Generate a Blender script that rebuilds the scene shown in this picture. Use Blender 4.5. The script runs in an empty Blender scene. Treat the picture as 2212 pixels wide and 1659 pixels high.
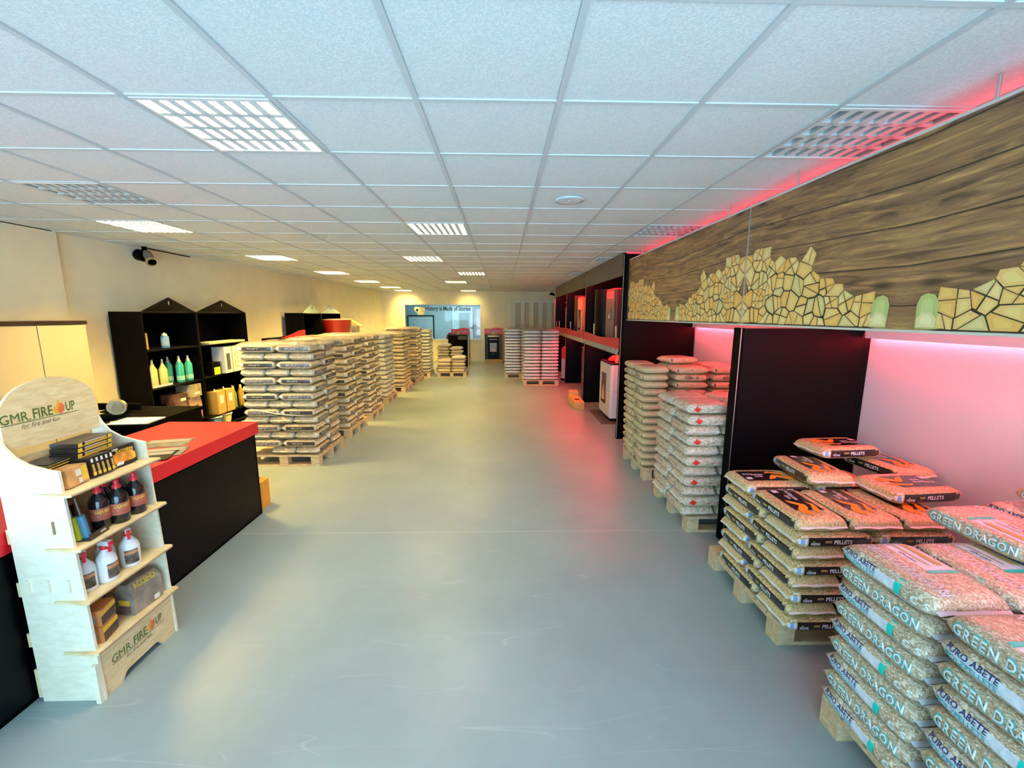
import bpy, math, random
from mathutils import Vector, Matrix

sc = bpy.context.scene
COL = sc.collection
random.seed(7)

# ------------------------------------------------------------------ camera
CAM_H = 1.8345          # camera height above the floor (m)
ZC = 2.719              # ceiling height
F_PX, PITCH, YAW, ROLL = 908.857, .16245, .023748, .003638
_cy, _sy = math.cos(YAW), math.sin(YAW)
FW = Vector((_sy*math.cos(PITCH), _cy*math.cos(PITCH), -math.sin(PITCH)))
_rt = Vector((_cy, -_sy, 0)); _up = _rt.cross(FW)
RT = math.cos(ROLL)*_rt + math.sin(ROLL)*_up
UP = -math.sin(ROLL)*_rt + math.cos(ROLL)*_up
cam = bpy.data.objects.new('camera', bpy.data.cameras.new('camera'))
cam.data.sensor_width = 36.0
cam.data.lens = F_PX/2212*36.0
cam.data.clip_start = .05
cam.data.clip_end = 100
cam.matrix_world = Matrix(((RT.x, UP.x, -FW.x, 0), (RT.y, UP.y, -FW.y, 0), (RT.z, UP.z, -FW.z, CAM_H), (0, 0, 0, 1)))
COL.objects.link(cam)
sc.camera = cam

# ------------------------------------------------------------------ world, exposure
sc.view_settings.view_transform = 'Standard'
sc.view_settings.look = 'None'
sc.view_settings.exposure = 0.9
sc.view_settings.gamma = 1.0
sc.view_settings.use_curve_mapping = False
W = bpy.data.worlds.new('world'); sc.world = W; W.use_nodes = True
_bg = W.node_tree.nodes['Background']
_bg.inputs[0].default_value = (.46, .77, 1.0, 1)
_bg.inputs[1].default_value = 5.4
LAMP_WARM = (1.0, .76, .34)
LAMP_POWER = 68.0
LED_RED = (1.0, .03, .05)
sc.cycles.max_bounces = 8
sc.cycles.diffuse_bounces = 5
sc.cycles.glossy_bounces = 4
sc.cycles.transparent_max_bounces = 12
sc.cycles.caustics_reflective = False
sc.cycles.caustics_refractive = False
sc.cycles.sample_clamp_indirect = 6.0
# daylight enters through the shop window behind the camera: a portal guides the sky sampling
_pl = bpy.data.lights.new('window_portal', 'AREA'); _pl.shape = 'RECTANGLE'; _pl.size = 7.2; _pl.size_y = 2.35
_pl.cycles.is_portal = True
_po = bpy.data.objects.new('window_portal', _pl); _po.location = (-1.05, -1.32, 1.35)
_po.rotation_euler = (math.radians(90), 0, 0)
COL.objects.link(_po)

# ------------------------------------------------------------------ pixel -> point helpers (photo is 2212 x 1659)
def ray(px, py):
    return FW*F_PX + RT*(px-1106) - UP*(py-829.5)
def at_z(px, py, z):
    d = ray(px, py); t = (z-CAM_H)/d.z; return Vector((d.x*t, d.y*t, z))
def at_x(px, py, x):
    d = ray(px, py); t = x/d.x; return Vector((x, d.y*t, CAM_H+d.z*t))
def at_y(px, py, y):
    d = ray(px, py); t = y/d.y; return Vector((d.x*t, y, CAM_H+d.z*t))

# ------------------------------------------------------------------ materials
MATS = {}
def srgb(r, g, b):
    f = lambda c: (c/255/12.92) if c <= 10 else ((c/255+.055)/1.055)**2.4
    return (f(r), f(g), f(b))
def _nt(name):
    m = bpy.data.materials.new(name); m.use_nodes = True
    nt = m.node_tree; b = nt.nodes['Principled BSDF']
    return m, nt, b
def M(name, col=(.8, .8, .8), rough=.5, metal=0, coat=0, emit=None, estr=0, spec=.5, noise=0, nscale=20, bump=0, bscale=80, alpha=1, stretch=None):
    if name in MATS: return MATS[name]
    m, nt, b = _nt(name)
    b.inputs['Base Color'].default_value = (*col, 1)
    b.inputs['Roughness'].default_value = rough
    b.inputs['Metallic'].default_value = metal
    b.inputs['Coat Weight'].default_value = coat
    b.inputs['Coat Roughness'].default_value = .12
    b.inputs['Specular IOR Level'].default_value = spec
    b.inputs['Alpha'].default_value = alpha
    if emit:
        b.inputs['Emission Color'].default_value = (*emit, 1)
        b.inputs['Emission Strength'].default_value = estr
    if noise or bump:
        tc = nt.nodes.new('ShaderNodeTexCoord'); mp = nt.nodes.new('ShaderNodeMapping')
        nt.links.new(tc.outputs['Object'], mp.inputs[0])
        if stretch: mp.inputs['Scale'].default_value = stretch
    if noise:
        n = nt.nodes.new('ShaderNodeTexNoise'); n.inputs['Scale'].default_value = nscale; n.inputs['Detail'].default_value = 4
        nt.links.new(mp.outputs[0], n.inputs['Vector'])
        r = nt.nodes.new('ShaderNodeValToRGB')
        lo = tuple(max(0, c*(1-noise)) for c in col); hi = tuple(min(1, c*(1+noise)) for c in col)
        r.color_ramp.elements[0].position = .3; r.color_ramp.elements[1].position = .7
        r.color_ramp.elements[0].color = (*lo, 1); r.color_ramp.elements[1].color = (*hi, 1)
        nt.links.new(n.outputs[0], r.inputs[0]); nt.links.new(r.outputs[0], b.inputs['Base Color'])
    if bump:
        n2 = nt.nodes.new('ShaderNodeTexNoise'); n2.inputs['Scale'].default_value = bscale; n2.inputs['Detail'].default_value = 3
        nt.links.new(mp.outputs[0], n2.inputs['Vector'])
        bm = nt.nodes.new('ShaderNodeBump'); bm.inputs['Strength'].default_value = bump; bm.inputs['Distance'].default_value = .01
        nt.links.new(n2.outputs[0], bm.inputs['Height']); nt.links.new(bm.outputs[0], b.inputs['Normal'])
        if coat: nt.links.new(bm.outputs[0], b.inputs['Coat Normal'])
    MATS[name] = m
    return m

def pellet_mat(name, lo, mid, hi, fleck=110, coat=.5, crinkle=.5, rough=.45):
    """Clear plastic over wood pellets: small mixed flakes of tan under a glossy crinkled film."""
    m, nt, b = _nt(name)
    N, L = nt.nodes, nt.links
    tc = N.new('ShaderNodeTexCoord')
    mp = N.new('ShaderNodeMapping'); mp.inputs['Scale'].default_value = (1, 1.6, 1.6)
    L.new(tc.outputs['Object'], mp.inputs[0])
    v = N.new('ShaderNodeTexVoronoi'); v.inputs['Scale'].default_value = fleck
    n0 = N.new('ShaderNodeTexNoise'); n0.inputs['Scale'].default_value = 40
    L.new(mp.outputs[0], n0.inputs['Vector'])
    mx = N.new('ShaderNodeVectorMath'); mx.operation = 'MULTIPLY_ADD'; mx.inputs[1].default_value = (.03, .03, .03)
    L.new(n0.outputs['Color'], mx.inputs[0]); L.new(mp.outputs[0], mx.inputs[2]); L.new(mx.outputs[0], v.inputs['Vector'])
    sp = N.new('ShaderNodeSeparateColor'); L.new(v.outputs['Color'], sp.inputs[0])
    r = N.new('ShaderNodeValToRGB'); e = r.color_ramp.elements
    e[0].position = .08; e[0].color = (*lo, 1); e[1].position = .95; e[1].color = (*hi, 1)
    x = e.new(.5); x.color = (*mid, 1)
    L.new(sp.outputs[0], r.inputs[0]); L.new(r.outputs[0], b.inputs['Base Color'])
    b.inputs['Roughness'].default_value = rough
    b.inputs['Coat Weight'].default_value = coat; b.inputs['Coat Roughness'].default_value = .14
    n2 = N.new('ShaderNodeTexNoise'); n2.inputs['Scale'].default_value = 22; n2.inputs['Detail'].default_value = 4; n2.inputs['Distortion'].default_value = 1.2
    L.new(tc.outputs['Object'], n2.inputs['Vector'])
    bm = N.new('ShaderNodeBump'); bm.inputs['Strength'].default_value = crinkle; bm.inputs['Distance'].default_value = .02
    L.new(n2.outputs[0], bm.inputs['Height'])
    bm2 = N.new('ShaderNodeBump'); bm2.inputs['Strength'].default_value = .35; bm2.inputs['Distance'].default_value = .004
    L.new(v.outputs['Distance'], bm2.inputs['Height']); L.new(bm.outputs[0], bm2.inputs['Normal'])
    L.new(bm2.outputs[0], b.inputs['Normal']); L.new(bm.outputs[0], b.inputs['Coat Normal'])
    MATS[name] = m
    return m

def wood_mat(name, c1, c2, scale=6, stretch=(1, 8, 8), rough=.6, bump=.15):
    m, nt, b = _nt(name)
    N, L = nt.nodes, nt.links
    tc = N.new('ShaderNodeTexCoord'); mp = N.new('ShaderNodeMapping'); mp.inputs['Scale'].default_value = stretch
    L.new(tc.outputs['Object'], mp.inputs[0])
    n = N.new('ShaderNodeTexNoise'); n.inputs['Scale'].default_value = scale; n.inputs['Detail'].default_value = 6; n.inputs['Distortion'].default_value = .6
    L.new(mp.outputs[0], n.inputs['Vector'])
    r = N.new('ShaderNodeValToRGB'); r.color_ramp.elements[0].position = .32; r.color_ramp.elements[1].position = .68
    r.color_ramp.elements[0].color = (*c1, 1); r.color_ramp.elements[1].color = (*c2, 1)
    L.new(n.outputs[0], r.inputs[0]); L.new(r.outputs[0], b.inputs['Base Color'])
    b.inputs['Roughness'].default_value = rough
    bm = N.new('ShaderNodeBump'); bm.inputs['Strength'].default_value = bump; bm.inputs['Distance'].default_value = .004
    L.new(n.outputs[0], bm.inputs['Height']); L.new(bm.outputs[0], b.inputs['Normal'])
    MATS[name] = m
    return m

def vcol_mat(name, rough=.55, coat=0):
    m, nt, b = _nt(name)
    a = nt.nodes.new('ShaderNodeVertexColor'); a.layer_name = 'Col'
    nt.links.new(a.outputs[0], b.inputs['Base Color']); b.inputs['Roughness'].default_value = rough
    b.inputs['Coat Weight'].default_value = coat
    MATS[name] = m
    return m

# ------------------------------------------------------------------ mesh builder
class MB:
    def __init__(self): self.v = []; self.f = []; self.m = []; self.sm = []; self.mats = []
    def mi(self, mat):
        if mat not in self.mats: self.mats.append(mat)
        return self.mats.index(mat)
    def add(self, verts, faces, mat, smooth=False):
        o = len(self.v); k = self.mi(mat)
        self.v += [tuple(p) for p in verts]
        for f in faces:
            self.f.append(tuple(i+o for i in f)); self.m.append(k); self.sm.append(smooth)
        return self
    def box(self, x0, x1, y0, y1, z0, z1, mat):
        v = [(x0, y0, z0), (x1, y0, z0), (x1, y1, z0), (x0, y1, z0), (x0, y0, z1), (x1, y0, z1), (x1, y1, z1), (x0, y1, z1)]
        return self.add(v, [(0, 3, 2, 1), (4, 5, 6, 7), (0, 1, 5, 4), (1, 2, 6, 5), (2, 3, 7, 6), (3, 0, 4, 7)], mat)
    def rbox(self, x0, x1, y0, y1, z0, z1, mat, r=.01, n=3):
        """box with rounded vertical edges"""
        pts = []
        for cx, cy, a0 in ((x1-r, y0+r, -90), (x1-r, y1-r, 0), (x0+r, y1-r, 90), (x0+r, y0+r, 180)):
            for i in range(n+1):
                a = math.radians(a0+90*i/n); pts.append((cx+r*math.cos(a), cy+r*math.sin(a)))
        return self.prism_z(pts, z0, z1, mat)
    def prism_z(self, pts, z0, z1, mat, smooth=False):
        n = len(pts)
        v = [(x, y, z0) for x, y in pts]+[(x, y, z1) for x, y in pts]
        f = [tuple(range(n-1, -1, -1)), tuple(range(n, 2*n))]+[(i, (i+1) % n, n+(i+1) % n, n+i) for i in range(n)]
        return self.add(v, f, mat, smooth)
    def prism(self, pts, axis, a0, a1, mat):
        """extrude a 2D outline along x or y; pts are (other horizontal, z)"""
        n = len(pts)
        mk = (lambda a, p: (a, p[0], p[1])) if axis == 'x' else (lambda a, p: (p[0], a, p[1]))
        v = [mk(a0, p) for p in pts]+[mk(a1, p) for p in pts]
        f = [tuple(range(n)), tuple(range(2*n-1, n-1, -1))]+[(i, n+i, n+(i+1) % n, (i+1) % n) for i in range(n)]
        return self.add(v, f, mat)
    def cyl(self, p0, p1, r0, r1, mat, n=12, caps=True, smooth=True):
        p0 = Vector(p0); p1 = Vector(p1); d = (p1-p0).normalized()
        a = d.orthogonal().normalized(); b = d.cross(a)
        v = []
        for p, r in ((p0, r0), (p1, r1)):
            for i in range(n):
                t = 2*math.pi*i/n; v.append(p+a*(r*math.cos(t))+b*(r*math.sin(t)))
        o = len(self.v)
        self.add(v, [(i, (i+1) % n, n+(i+1) % n, n+i) for i in range(n)], mat, smooth)
        if caps: self.add(v[:n], [tuple(range(n-1, -1, -1))], mat); self.add(v[n:], [tuple(range(n))], mat)
        return self
    def lathe(self, prof, c, mat, n=16):
        """prof: list of (r, z) from bottom up, about a vertical axis at c"""
        v = []
        for r, z in prof:
            for i in range(n):
                t = 2*math.pi*i/n; v.append((c[0]+r*math.cos(t), c[1]+r*math.sin(t), c[2]+z))
        f = []
        for k in range(len(prof)-1):
            for i in range(n): f.append((k*n+i, k*n+(i+1) % n, (k+1)*n+(i+1) % n, (k+1)*n+i))
        self.add(v, f, mat, True)
        self.add(v[:n], [tuple(range(n-1, -1, -1))], mat); self.add(v[-n:], [tuple(range(n))], mat)
        return self
    def mesh(self, name):
        me = bpy.data.meshes.new(name); me.from_pydata(self.v, [], self.f)
        for m in self.mats: me.materials.append(m)
        me.polygons.foreach_set('material_index', self.m); me.polygons.foreach_set('use_smooth', self.sm)
        me.update(); return me
    def build(self, name, parent=None, loc=None):
        return link(name, self.mesh(name), parent, loc)

def link(name, me, parent=None, loc=None):
    o = bpy.data.objects.new(name, me); COL.objects.link(o)
    if parent is not None: o.parent = parent
    if loc is not None: o.location = loc
    return o
def empty(name, loc=(0, 0, 0), rz=0):
    o = bpy.data.objects.new(name, None); COL.objects.link(o); o.location = loc; o.rotation_euler = (0, 0, rz)
    o.empty_display_size = .05
    return o
def tag(o, label=None, cat=None, group=None, kind=None):
    if label: o['label'] = label
    if cat: o['category'] = cat
    if group: o['group'] = group
    if kind: o['kind'] = kind
    return o
KIDS = {}
def copy_tree(o, parent=None):
    c = o.copy(); COL.objects.link(c)
    if parent is not None: c.parent = parent
    for ch in o.children: copy_tree(ch, c)
    return c
def struct(name, mb): return tag(mb.build(name), kind='structure')

# ------------------------------------------------------------------ lettering: flat outlines as triangles in (u, v)
_TX = {}
def text2d(s, size=1.0, bold=0.0, align='CENTER', shear=0.0, spacing=1.0):
    k = (s, size, bold, align, shear, spacing)
    if k in _TX: return _TX[k]
    c = bpy.data.curves.new('lettering', 'FONT'); c.body = s; c.size = size; c.align_x = align; c.align_y = 'CENTER'
    c.offset = bold*size; c.shear = shear; c.resolution_u = 2; c.space_character = spacing; c.fill_mode = 'FRONT'
    o = bpy.data.objects.new('lettering', c); COL.objects.link(o)
    me = bpy.data.meshes.new_from_object(o)
    v = [(p.co.x, p.co.y) for p in me.vertices]; f = [tuple(p.vertices) for p in me.polygons]
    bpy.data.objects.remove(o); bpy.data.curves.remove(c); bpy.data.meshes.remove(me)
    _TX[k] = (v, f)
    return _TX[k]
def fit2d(vf, w=None, h=None, cu=0, cv=0):
    v, f = vf
    x0 = min(p[0] for p in v); x1 = max(p[0] for p in v); y0 = min(p[1] for p in v); y1 = max(p[1] for p in v)
    sx = w/(x1-x0) if w else h/(y1-y0); sy = h/(y1-y0) if h else sx
    return [((p[0]-(x0+x1)/2)*sx+cu, (p[1]-(y0+y1)/2)*sy+cv) for p in v], f
def grid2d(u0, u1, v0, v1, nu=6, nv=2):
    v = [(u0+(u1-u0)*i/nu, v0+(v1-v0)*j/nv) for j in range(nv+1) for i in range(nu+1)]
    f = [(j*(nu+1)+i, j*(nu+1)+i+1, (j+1)*(nu+1)+i+1, (j+1)*(nu+1)+i) for j in range(nv) for i in range(nu)]
    return v, f
def poly2d(pts): return list(pts), [tuple(range(len(pts)))]
def ring2d(r0, r1, cu=0, cv=0, n=20, sx=1):
    v = [(cu+sx*r*math.cos(2*math.pi*i/n), cv+r*math.sin(2*math.pi*i/n)) for r in (r0, r1) for i in range(n)]
    return v, [(i, (i+1) % n, n+(i+1) % n, n+i) for i in range(n)]
def put(mb, vf, fn, mat):
    v, f = vf
    mb.add([fn(*p) for p in v], f, mat)
def on_xplus(x, y0, z0): return lambda u, v: (x, y0+u, z0+v)       # a face looking towards +x
def on_xminus(x, y0, z0): return lambda u, v: (x, y0-u, z0+v)
def on_yminus(y, x0, z0): return lambda u, v: (x0+u, y, z0+v)      # a face looking towards -y
def on_zplus(z, x0, y0, a=0): 
    c, s = math.cos(a), math.sin(a)
    return lambda u, v: (x0+u*c-v*s, y0+u*s+v*c, z)
FLAME_A = [(0, 0), (-.32, .06), (-.44, .3), (-.3, .56), (-.26, .36), (-.16, .66), (-.04, 1.0), (.02, .78), (.0, .55), (-.1, .34), (-.14, .14)]
FLAME_B = [(0, 0), (-.14, .14), (-.1, .34), (.0, .55), (.02, .78), (.16, .62), (.2, .74), (.34, .42), (.3, .16), (.16, .02)]
# ------------------------------------------------------------------ the room
XR = 2.81               # right wall
YB = 16.6               # far wall
YF = -1.3               # shop window behind the camera
GX, GY, GS = -.959, 1.936, .6     # ceiling grid origin and module

def floor_mat():
    m, nt, b = _nt('painted_floor'); N, L = nt.nodes, nt.links
    tc = N.new('ShaderNodeTexCoord')
    n = N.new('ShaderNodeTexNoise'); n.inputs['Scale'].default_value = .9; n.inputs['Detail'].default_value = 6; n.inputs['Roughness'].default_value = .6
    L.new(tc.outputs['Object'], n.inputs['Vector'])
    r = N.new('ShaderNodeValToRGB'); e = r.color_ramp.elements
    e[0].position = .3; e[0].color = (.250, .305, .312, 1); e[1].position = .75; e[1].color = (.335, .400, .402, 1)
    L.new(n.outputs[0], r.inputs[0])
    # scuffs: thin stretched pale scratches
    col = r.outputs[0]
    for ang, sx, sy, off in ((.25, .5, 5, 0), (-.6, .6, 6, 7), (1.25, .45, 6, 13)):
        mp = N.new('ShaderNodeMapping'); mp.inputs['Rotation'].default_value = (0, 0, ang); mp.inputs['Scale'].default_value = (sx, sy, 1); mp.inputs['Location'].default_value = (off, off, 0)
        L.new(tc.outputs['Object'], mp.inputs[0])
        k = N.new('ShaderNodeTexNoise'); k.inputs['Scale'].default_value = 1.0; k.inputs['Detail'].default_value = 1
        L.new(mp.outputs[0], k.inputs['Vector'])
        d = N.new('ShaderNodeMath'); d.operation = 'SUBTRACT'; d.inputs[1].default_value = .56; L.new(k.outputs[0], d.inputs[0])
        a_ = N.new('ShaderNodeMath'); a_.operation = 'ABSOLUTE'; L.new(d.outputs[0], a_.inputs[0])
        s = N.new('ShaderNodeMapRange'); s.inputs['From Min'].default_value = .001; s.inputs['From Max'].default_value = .005; s.inputs['To Min'].default_value = 1; s.inputs['To Max'].default_value = 0
        L.new(a_.outputs[0], s.inputs[0])
        g = N.new('ShaderNodeTexNoise'); g.inputs['Scale'].default_value = 1.7; g.inputs['Detail'].default_value = 2; L.new(mp.outputs[0], g.inputs['Vector'])
        g2 = N.new('ShaderNodeMapRange'); g2.inputs['From Min'].default_value = .5; g2.inputs['From Max'].default_value = .7; g2.inputs['To Max'].default_value = .3; L.new(g.outputs[0], g2.inputs[0])
        w = N.new('ShaderNodeMath'); w.operation = 'MULTIPLY'; L.new(s.outputs[0], w.inputs[0]); L.new(g2.outputs[0], w.inputs[1])
        mx = N.new('ShaderNodeMix'); mx.data_type = 'RGBA'; mx.inputs[7].default_value = (.54, .57, .57, 1)
        L.new(w.outputs[0], mx.inputs[0]); L.new(col, mx.inputs[6]); col = mx.outputs[2]
    # the slab joint across the aisle
    sp = N.new('ShaderNodeSeparateXYZ'); L.new(tc.outputs['Object'], sp.inputs[0])
    a = N.new('ShaderNodeMath'); a.operation = 'SUBTRACT'; a.inputs[1].default_value = 3.36; L.new(sp.outputs[1], a.inputs[0])
    ab = N.new('ShaderNodeMath'); ab.operation = 'ABSOLUTE'; L.new(a.outputs[0], ab.inputs[0])
    lt = N.new('ShaderNodeMath'); lt.operation = 'LESS_THAN'; lt.inputs[1].default_value = .006; L.new(ab.outputs[0], lt.inputs[0])
    w = N.new('ShaderNodeMath'); w.operation = 'MULTIPLY'; w.inputs[1].default_value = .35; L.new(lt.outputs[0], w.inputs[0])
    mx = N.new('ShaderNodeMix'); mx.data_type = 'RGBA'; mx.inputs[7].default_value = (.56, .58, .57, 1)
    L.new(w.outputs[0], mx.inputs[0]); L.new(col, mx.inputs[6]); L.new(mx.outputs[2], b.inputs['Base Color'])
    n3 = N.new('ShaderNodeTexNoise'); n3.inputs['Scale'].default_value = 3; n3.inputs['Detail'].default_value = 3
    L.new(tc.outputs['Object'], n3.inputs['Vector'])
    rr = N.new('ShaderNodeMapRange'); rr.inputs['To Min'].default_value = .22; rr.inputs['To Max'].default_value = .38
    b.inputs['Roughness'].default_value = .36
    b.inputs['Specular IOR Level'].default_value = .42
    return m
WALL = M('wall_paint', (.88, .80, .60), .7, noise=.04, nscale=3, bump=.05, bscale=120)
WALL_R = M('wall_paint_white', (.80, .80, .80), .7, bump=.05, bscale=120)
BLACK = M('black_paint', (.0009, .0009, .001), .6, spec=.05)
BLACKS = M('black_satin', (.001, .001, .0014), .4, spec=.12)
DARK = M('dark_panel', (.003, .003, .0035), .5, spec=.1)
WHITE = M('white_metal', (.82, .82, .80), .35)
GRIDM = M('grid_bar', (.62, .66, .68), .4)
ALU = M('aluminium', (.7, .7, .7), .3, metal=1)
RED = M('red_laminate', (.80, .012, .022), .35)

struct('floor', MB().box(-5.4, 3.1, YF-.2, YB+3.2, -.1, 0, floor_mat()))
struct('wall_right', MB().box(XR, XR+.12, YF-.1, YB+.1, 0, ZC+.3, WALL_R))
# left wall: the near length stands a little proud, the far length closes in slightly
struct('wall_left', MB().prism_z([(-5.3, YF-.1), (-4.90, YF-.1), (-4.90, 4.94), (-4.97, 4.96), (-4.62, YB+.1), (-5.3, YB+.1)], 0, ZC+.3, WALL))
# far wall with the office window opening
wx0, wx1, wz0, wz1 = -3.76, -.85, .885, 2.215
struct('wall_back', MB().box(-5.3, wx0, YB, YB+.12, 0, ZC+.3, WALL).box(wx1, XR+.1, YB, YB+.12, 0, ZC+.3, WALL)
       .box(wx0, wx1, YB, YB+.12, 0, wz0, WALL).box(wx0, wx1, YB, YB+.12, wz1, ZC+.3, WALL))
struct('baseboard_back', MB().box(-4.6, XR, YB-.012, YB-.001, 0, .05, M('skirting', (.75, .72, .62), .5)))
# shop front behind the camera: sill, posts and panes
FR = M('shop_frame', (.2, .2, .21), .4)
wf = MB().box(-5.3, XR+.1, YF-.1, YF, 0, .15, WALL).box(-5.3, XR+.1, YF-.1, YF, 2.55, ZC+.3, WALL).box(-5.3, -4.7, YF-.1, YF, .15, 2.55, WALL).box(2.6, XR+.1, YF-.1, YF, .15, 2.55, WALL)
struct('wall_front', wf)
def glass_mat():
    m = bpy.data.materials.new('pane_glass'); m.use_nodes = True; nt = m.node_tree; nt.nodes.clear()
    o = nt.nodes.new('ShaderNodeOutputMaterial'); t = nt.nodes.new('ShaderNodeBsdfTransparent'); t.inputs[0].default_value = (.96, .98, .98, 1)
    g = nt.nodes.new('ShaderNodeBsdfGlossy'); g.inputs['Roughness'].default_value = .03
    fr = nt.nodes.new('ShaderNodeFresnel'); fr.inputs[0].default_value = 1.35
    mx = nt.nodes.new('ShaderNodeMixShader'); nt.links.new(fr.outputs[0], mx.inputs[0]); nt.links.new(t.outputs[0], mx.inputs[1]); nt.links.new(g.outputs[0], mx.inputs[2])
    nt.links.new(mx.outputs[0], o.inputs[0]); return m
GLASS = glass_mat()
win1 = tag(MB().box(-4.7, 2.6, YF-.07, YF-.02, .15, .2, FR).box(-4.7, 2.6, YF-.07, YF-.02, 2.5, 2.55, FR)
           .box(-4.7, -4.65, YF-.07, YF-.02, .2, 2.5, FR).box(2.55, 2.6, YF-.07, YF-.02, .2, 2.5, FR).build('window_1'), kind='structure')
for k in range(3): MB().box(-2.9+1.82*k, -2.85+1.82*k, YF-.07, YF-.02, .2, 2.5, FR).build('mullion', win1)
for k in range(4): MB().box(-4.65+1.82*k, -2.9+1.82*k, YF-.05, YF-.045, .2, 2.5, GLASS).build('pane', win1)

# ------------------------------------------------------------------ suspended ceiling
def tile_mat():
    m, nt, b = _nt('mineral_tile'); N, L = nt.nodes, nt.links
    tc = N.new('ShaderNodeTexCoord'); n = N.new('ShaderNodeTexNoise'); n.inputs['Scale'].default_value = 130; n.inputs['Detail'].default_value = 2
    L.new(tc.outputs['Object'], n.inputs['Vector'])
    r = N.new('ShaderNodeValToRGB'); r.color_ramp.elements[0].position = .42; r.color_ramp.elements[0].color = (.74, .77, .78, 1)
    r.color_ramp.elements[1].position = .62; r.color_ramp.elements[1].color = (.84, .87, .88, 1)
    L.new(n.outputs[0], r.inputs[0]); L.new(r.outputs[0], b.inputs['Base Color']); b.inputs['Roughness'].default_value = .75
    bm = N.new('ShaderNodeBump'); bm.inputs['Strength'].default_value = .25; bm.inputs['Distance'].default_value = .004
    L.new(n.outputs[0], bm.inputs['Height']); L.new(bm.outputs[0], b.inputs['Normal'])
    return m
TILE = tile_mat()
ceil = struct('ceiling', MB().box(-5.3, XR+.1, YF-.1, YB+.1, ZC+.16, ZC+.2, M('soffit', (.5, .5, .5), .8)))
LUMS = [(-1, 0, 1), (4, 0, 0), (-4, 2, 0), (-5, 4, 1), (0, 4, 1), (4, 4, 0), (-5, 8, 1), (-1, 8, 1), (4, 8, 0), (-5, 12, 1), (0, 12, 1), (4, 12, 0),
        (-5, 16, 1), (-1, 16, 1), (4, 16, 0), (-5, 20, 1), (0, 20, 0), (4, 20, 0), (-5, 23, 1), (-1, 23, 1), (4, 23, 0)]
lumset = {(c, r) for c, r, _ in LUMS}
near_tile = MB().box(.013, .587, .013, .587, .004, .02, TILE).mesh('ceiling_tile')
far = MB()
c0, c1, r0, r1 = -7, 6, -6, 24
for r in range(r0, r1+1):
    for c in range(c0, c1+1):
        if (c, r) in lumset: continue
        x, y = GX+c*GS, GY+r*GS
        xa, xb, ya, yb = max(x, -5.0), min(x+GS, XR), max(y, YF), min(y+GS, YB)
        if xb-xa < .03 or yb-ya < .03: continue
        whole = abs(xb-xa-GS) < 1e-6 and abs(yb-ya-GS) < 1e-6
        if whole and -1 <= r <= 9: link('ceiling_tile', near_tile, ceil, (x, y, ZC))
        elif -1 <= r <= 9: MB().box(.013, xb-xa-.006, .013, yb-ya-.013, .004, .02, TILE).build('ceiling_tile', ceil, (xa, ya, ZC))
        else: far.box(xa+.013, xb-.013, ya+.013, yb-.013, ZC+.004, ZC+.02, TILE)
tag(far.build('distant_ceiling_tile', ceil), kind='stuff')
for c in range(c0, c1+2):
    x = GX+c*GS
    if -5 < x < XR: MB().box(x-.012, x+.012, YF, YB, ZC-.003, ZC+.012, GRIDM).build('main_runner', ceil)
ct = MB().box(-5.0, XR, -.012, .012, -.0005, .012, M('cross_tee', (.66, .70, .72), .45)).mesh('cross_tee')
for r in range(r0, r1+2):
    y = GY+r*GS
    if YF < y < YB: link('cross_tee', ct, ceil, (0, y, ZC))
MB().box(XR-.02, XR, YF, YB, ZC-.005, ZC+.012, GRIDM).build('wall_angle', ceil)
MB().box(-4.93, -4.90, YF, 4.9, ZC-.005, ZC+.012, GRIDM).build('wall_angle', ceil)

# luminaires: louvre trays set into the grid
LOUV = M('louvre_white', (.78, .81, .82), .3, spec=.6)
TRAY = M('lamp_tray', (.72, .74, .74), .4)
def make_lum():
    root = empty('ceiling_light')
    a, b = .018, .582
    t = MB(); z0, z1 = .0, .075
    t.box(a, b, a, b, z1, z1+.004, TRAY).box(a-.004, a, a, b, z0, z1, TRAY).box(b, b+.004, a, b, z0, z1, TRAY).box(a, b, a-.004, a, z0, z1, TRAY).box(a, b, b, b+.004, z0, z1, TRAY)
    t.build('tray', root)
    fr = MB().box(.008, .03, .008, .592, -.003, .003, WHITE).box(.57, .592, .008, .592, -.003, .003, WHITE).box(.03, .57, .008, .03, -.003, .003, WHITE).box(.03, .57, .57, .592, -.003, .003, WHITE)
    fr.build('frame', root)
    for k in range(1, 4):       # lengthwise reflectors between the four tubes
        y = .03+.54*k/4
        MB().add([(.03, y-.016, 0), (.57, y-.016, 0), (.57, y+.016, 0), (.03, y+.016, 0), (.03, y, .05), (.57, y, .05)],
                 [(0, 3, 2, 1), (0, 1, 5, 4), (2, 3, 4, 5), (0, 4, 3), (1, 2, 5)], LOUV).build('reflector', root)
    bl = MB().add([(-.018, .03, 0), (.018, .03, 0), (.018, .57, 0), (-.018, .57, 0), (0, .03, .048), (0, .57, .048)],
                  [(0, 3, 2, 1), (1, 2, 5, 4), (3, 0, 4, 5), (0, 1, 4), (2, 3, 5)], LOUV).mesh('louvre_blade')
    for k in range(1, 8): link('louvre_blade', bl, root, (.03+.54*k/8, 0, 0))
    return root
lp = make_lum()
ORD = ['first', 'second', 'third', 'fourth', 'fifth', 'sixth', 'seventh', 'eighth', 'ninth', 'tenth', 'eleventh', 'twelfth', 'thirteenth', 'fourteenth', 'fifteenth', 'sixteenth', 'seventeenth', 'eighteenth']
TUBE = M('lamp_tube', (1, .9, .7), .5, emit=(1, .86, .55), estr=9)
TUBE0 = M('lamp_tube_dark', (.75, .78, .78), .3)
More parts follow.
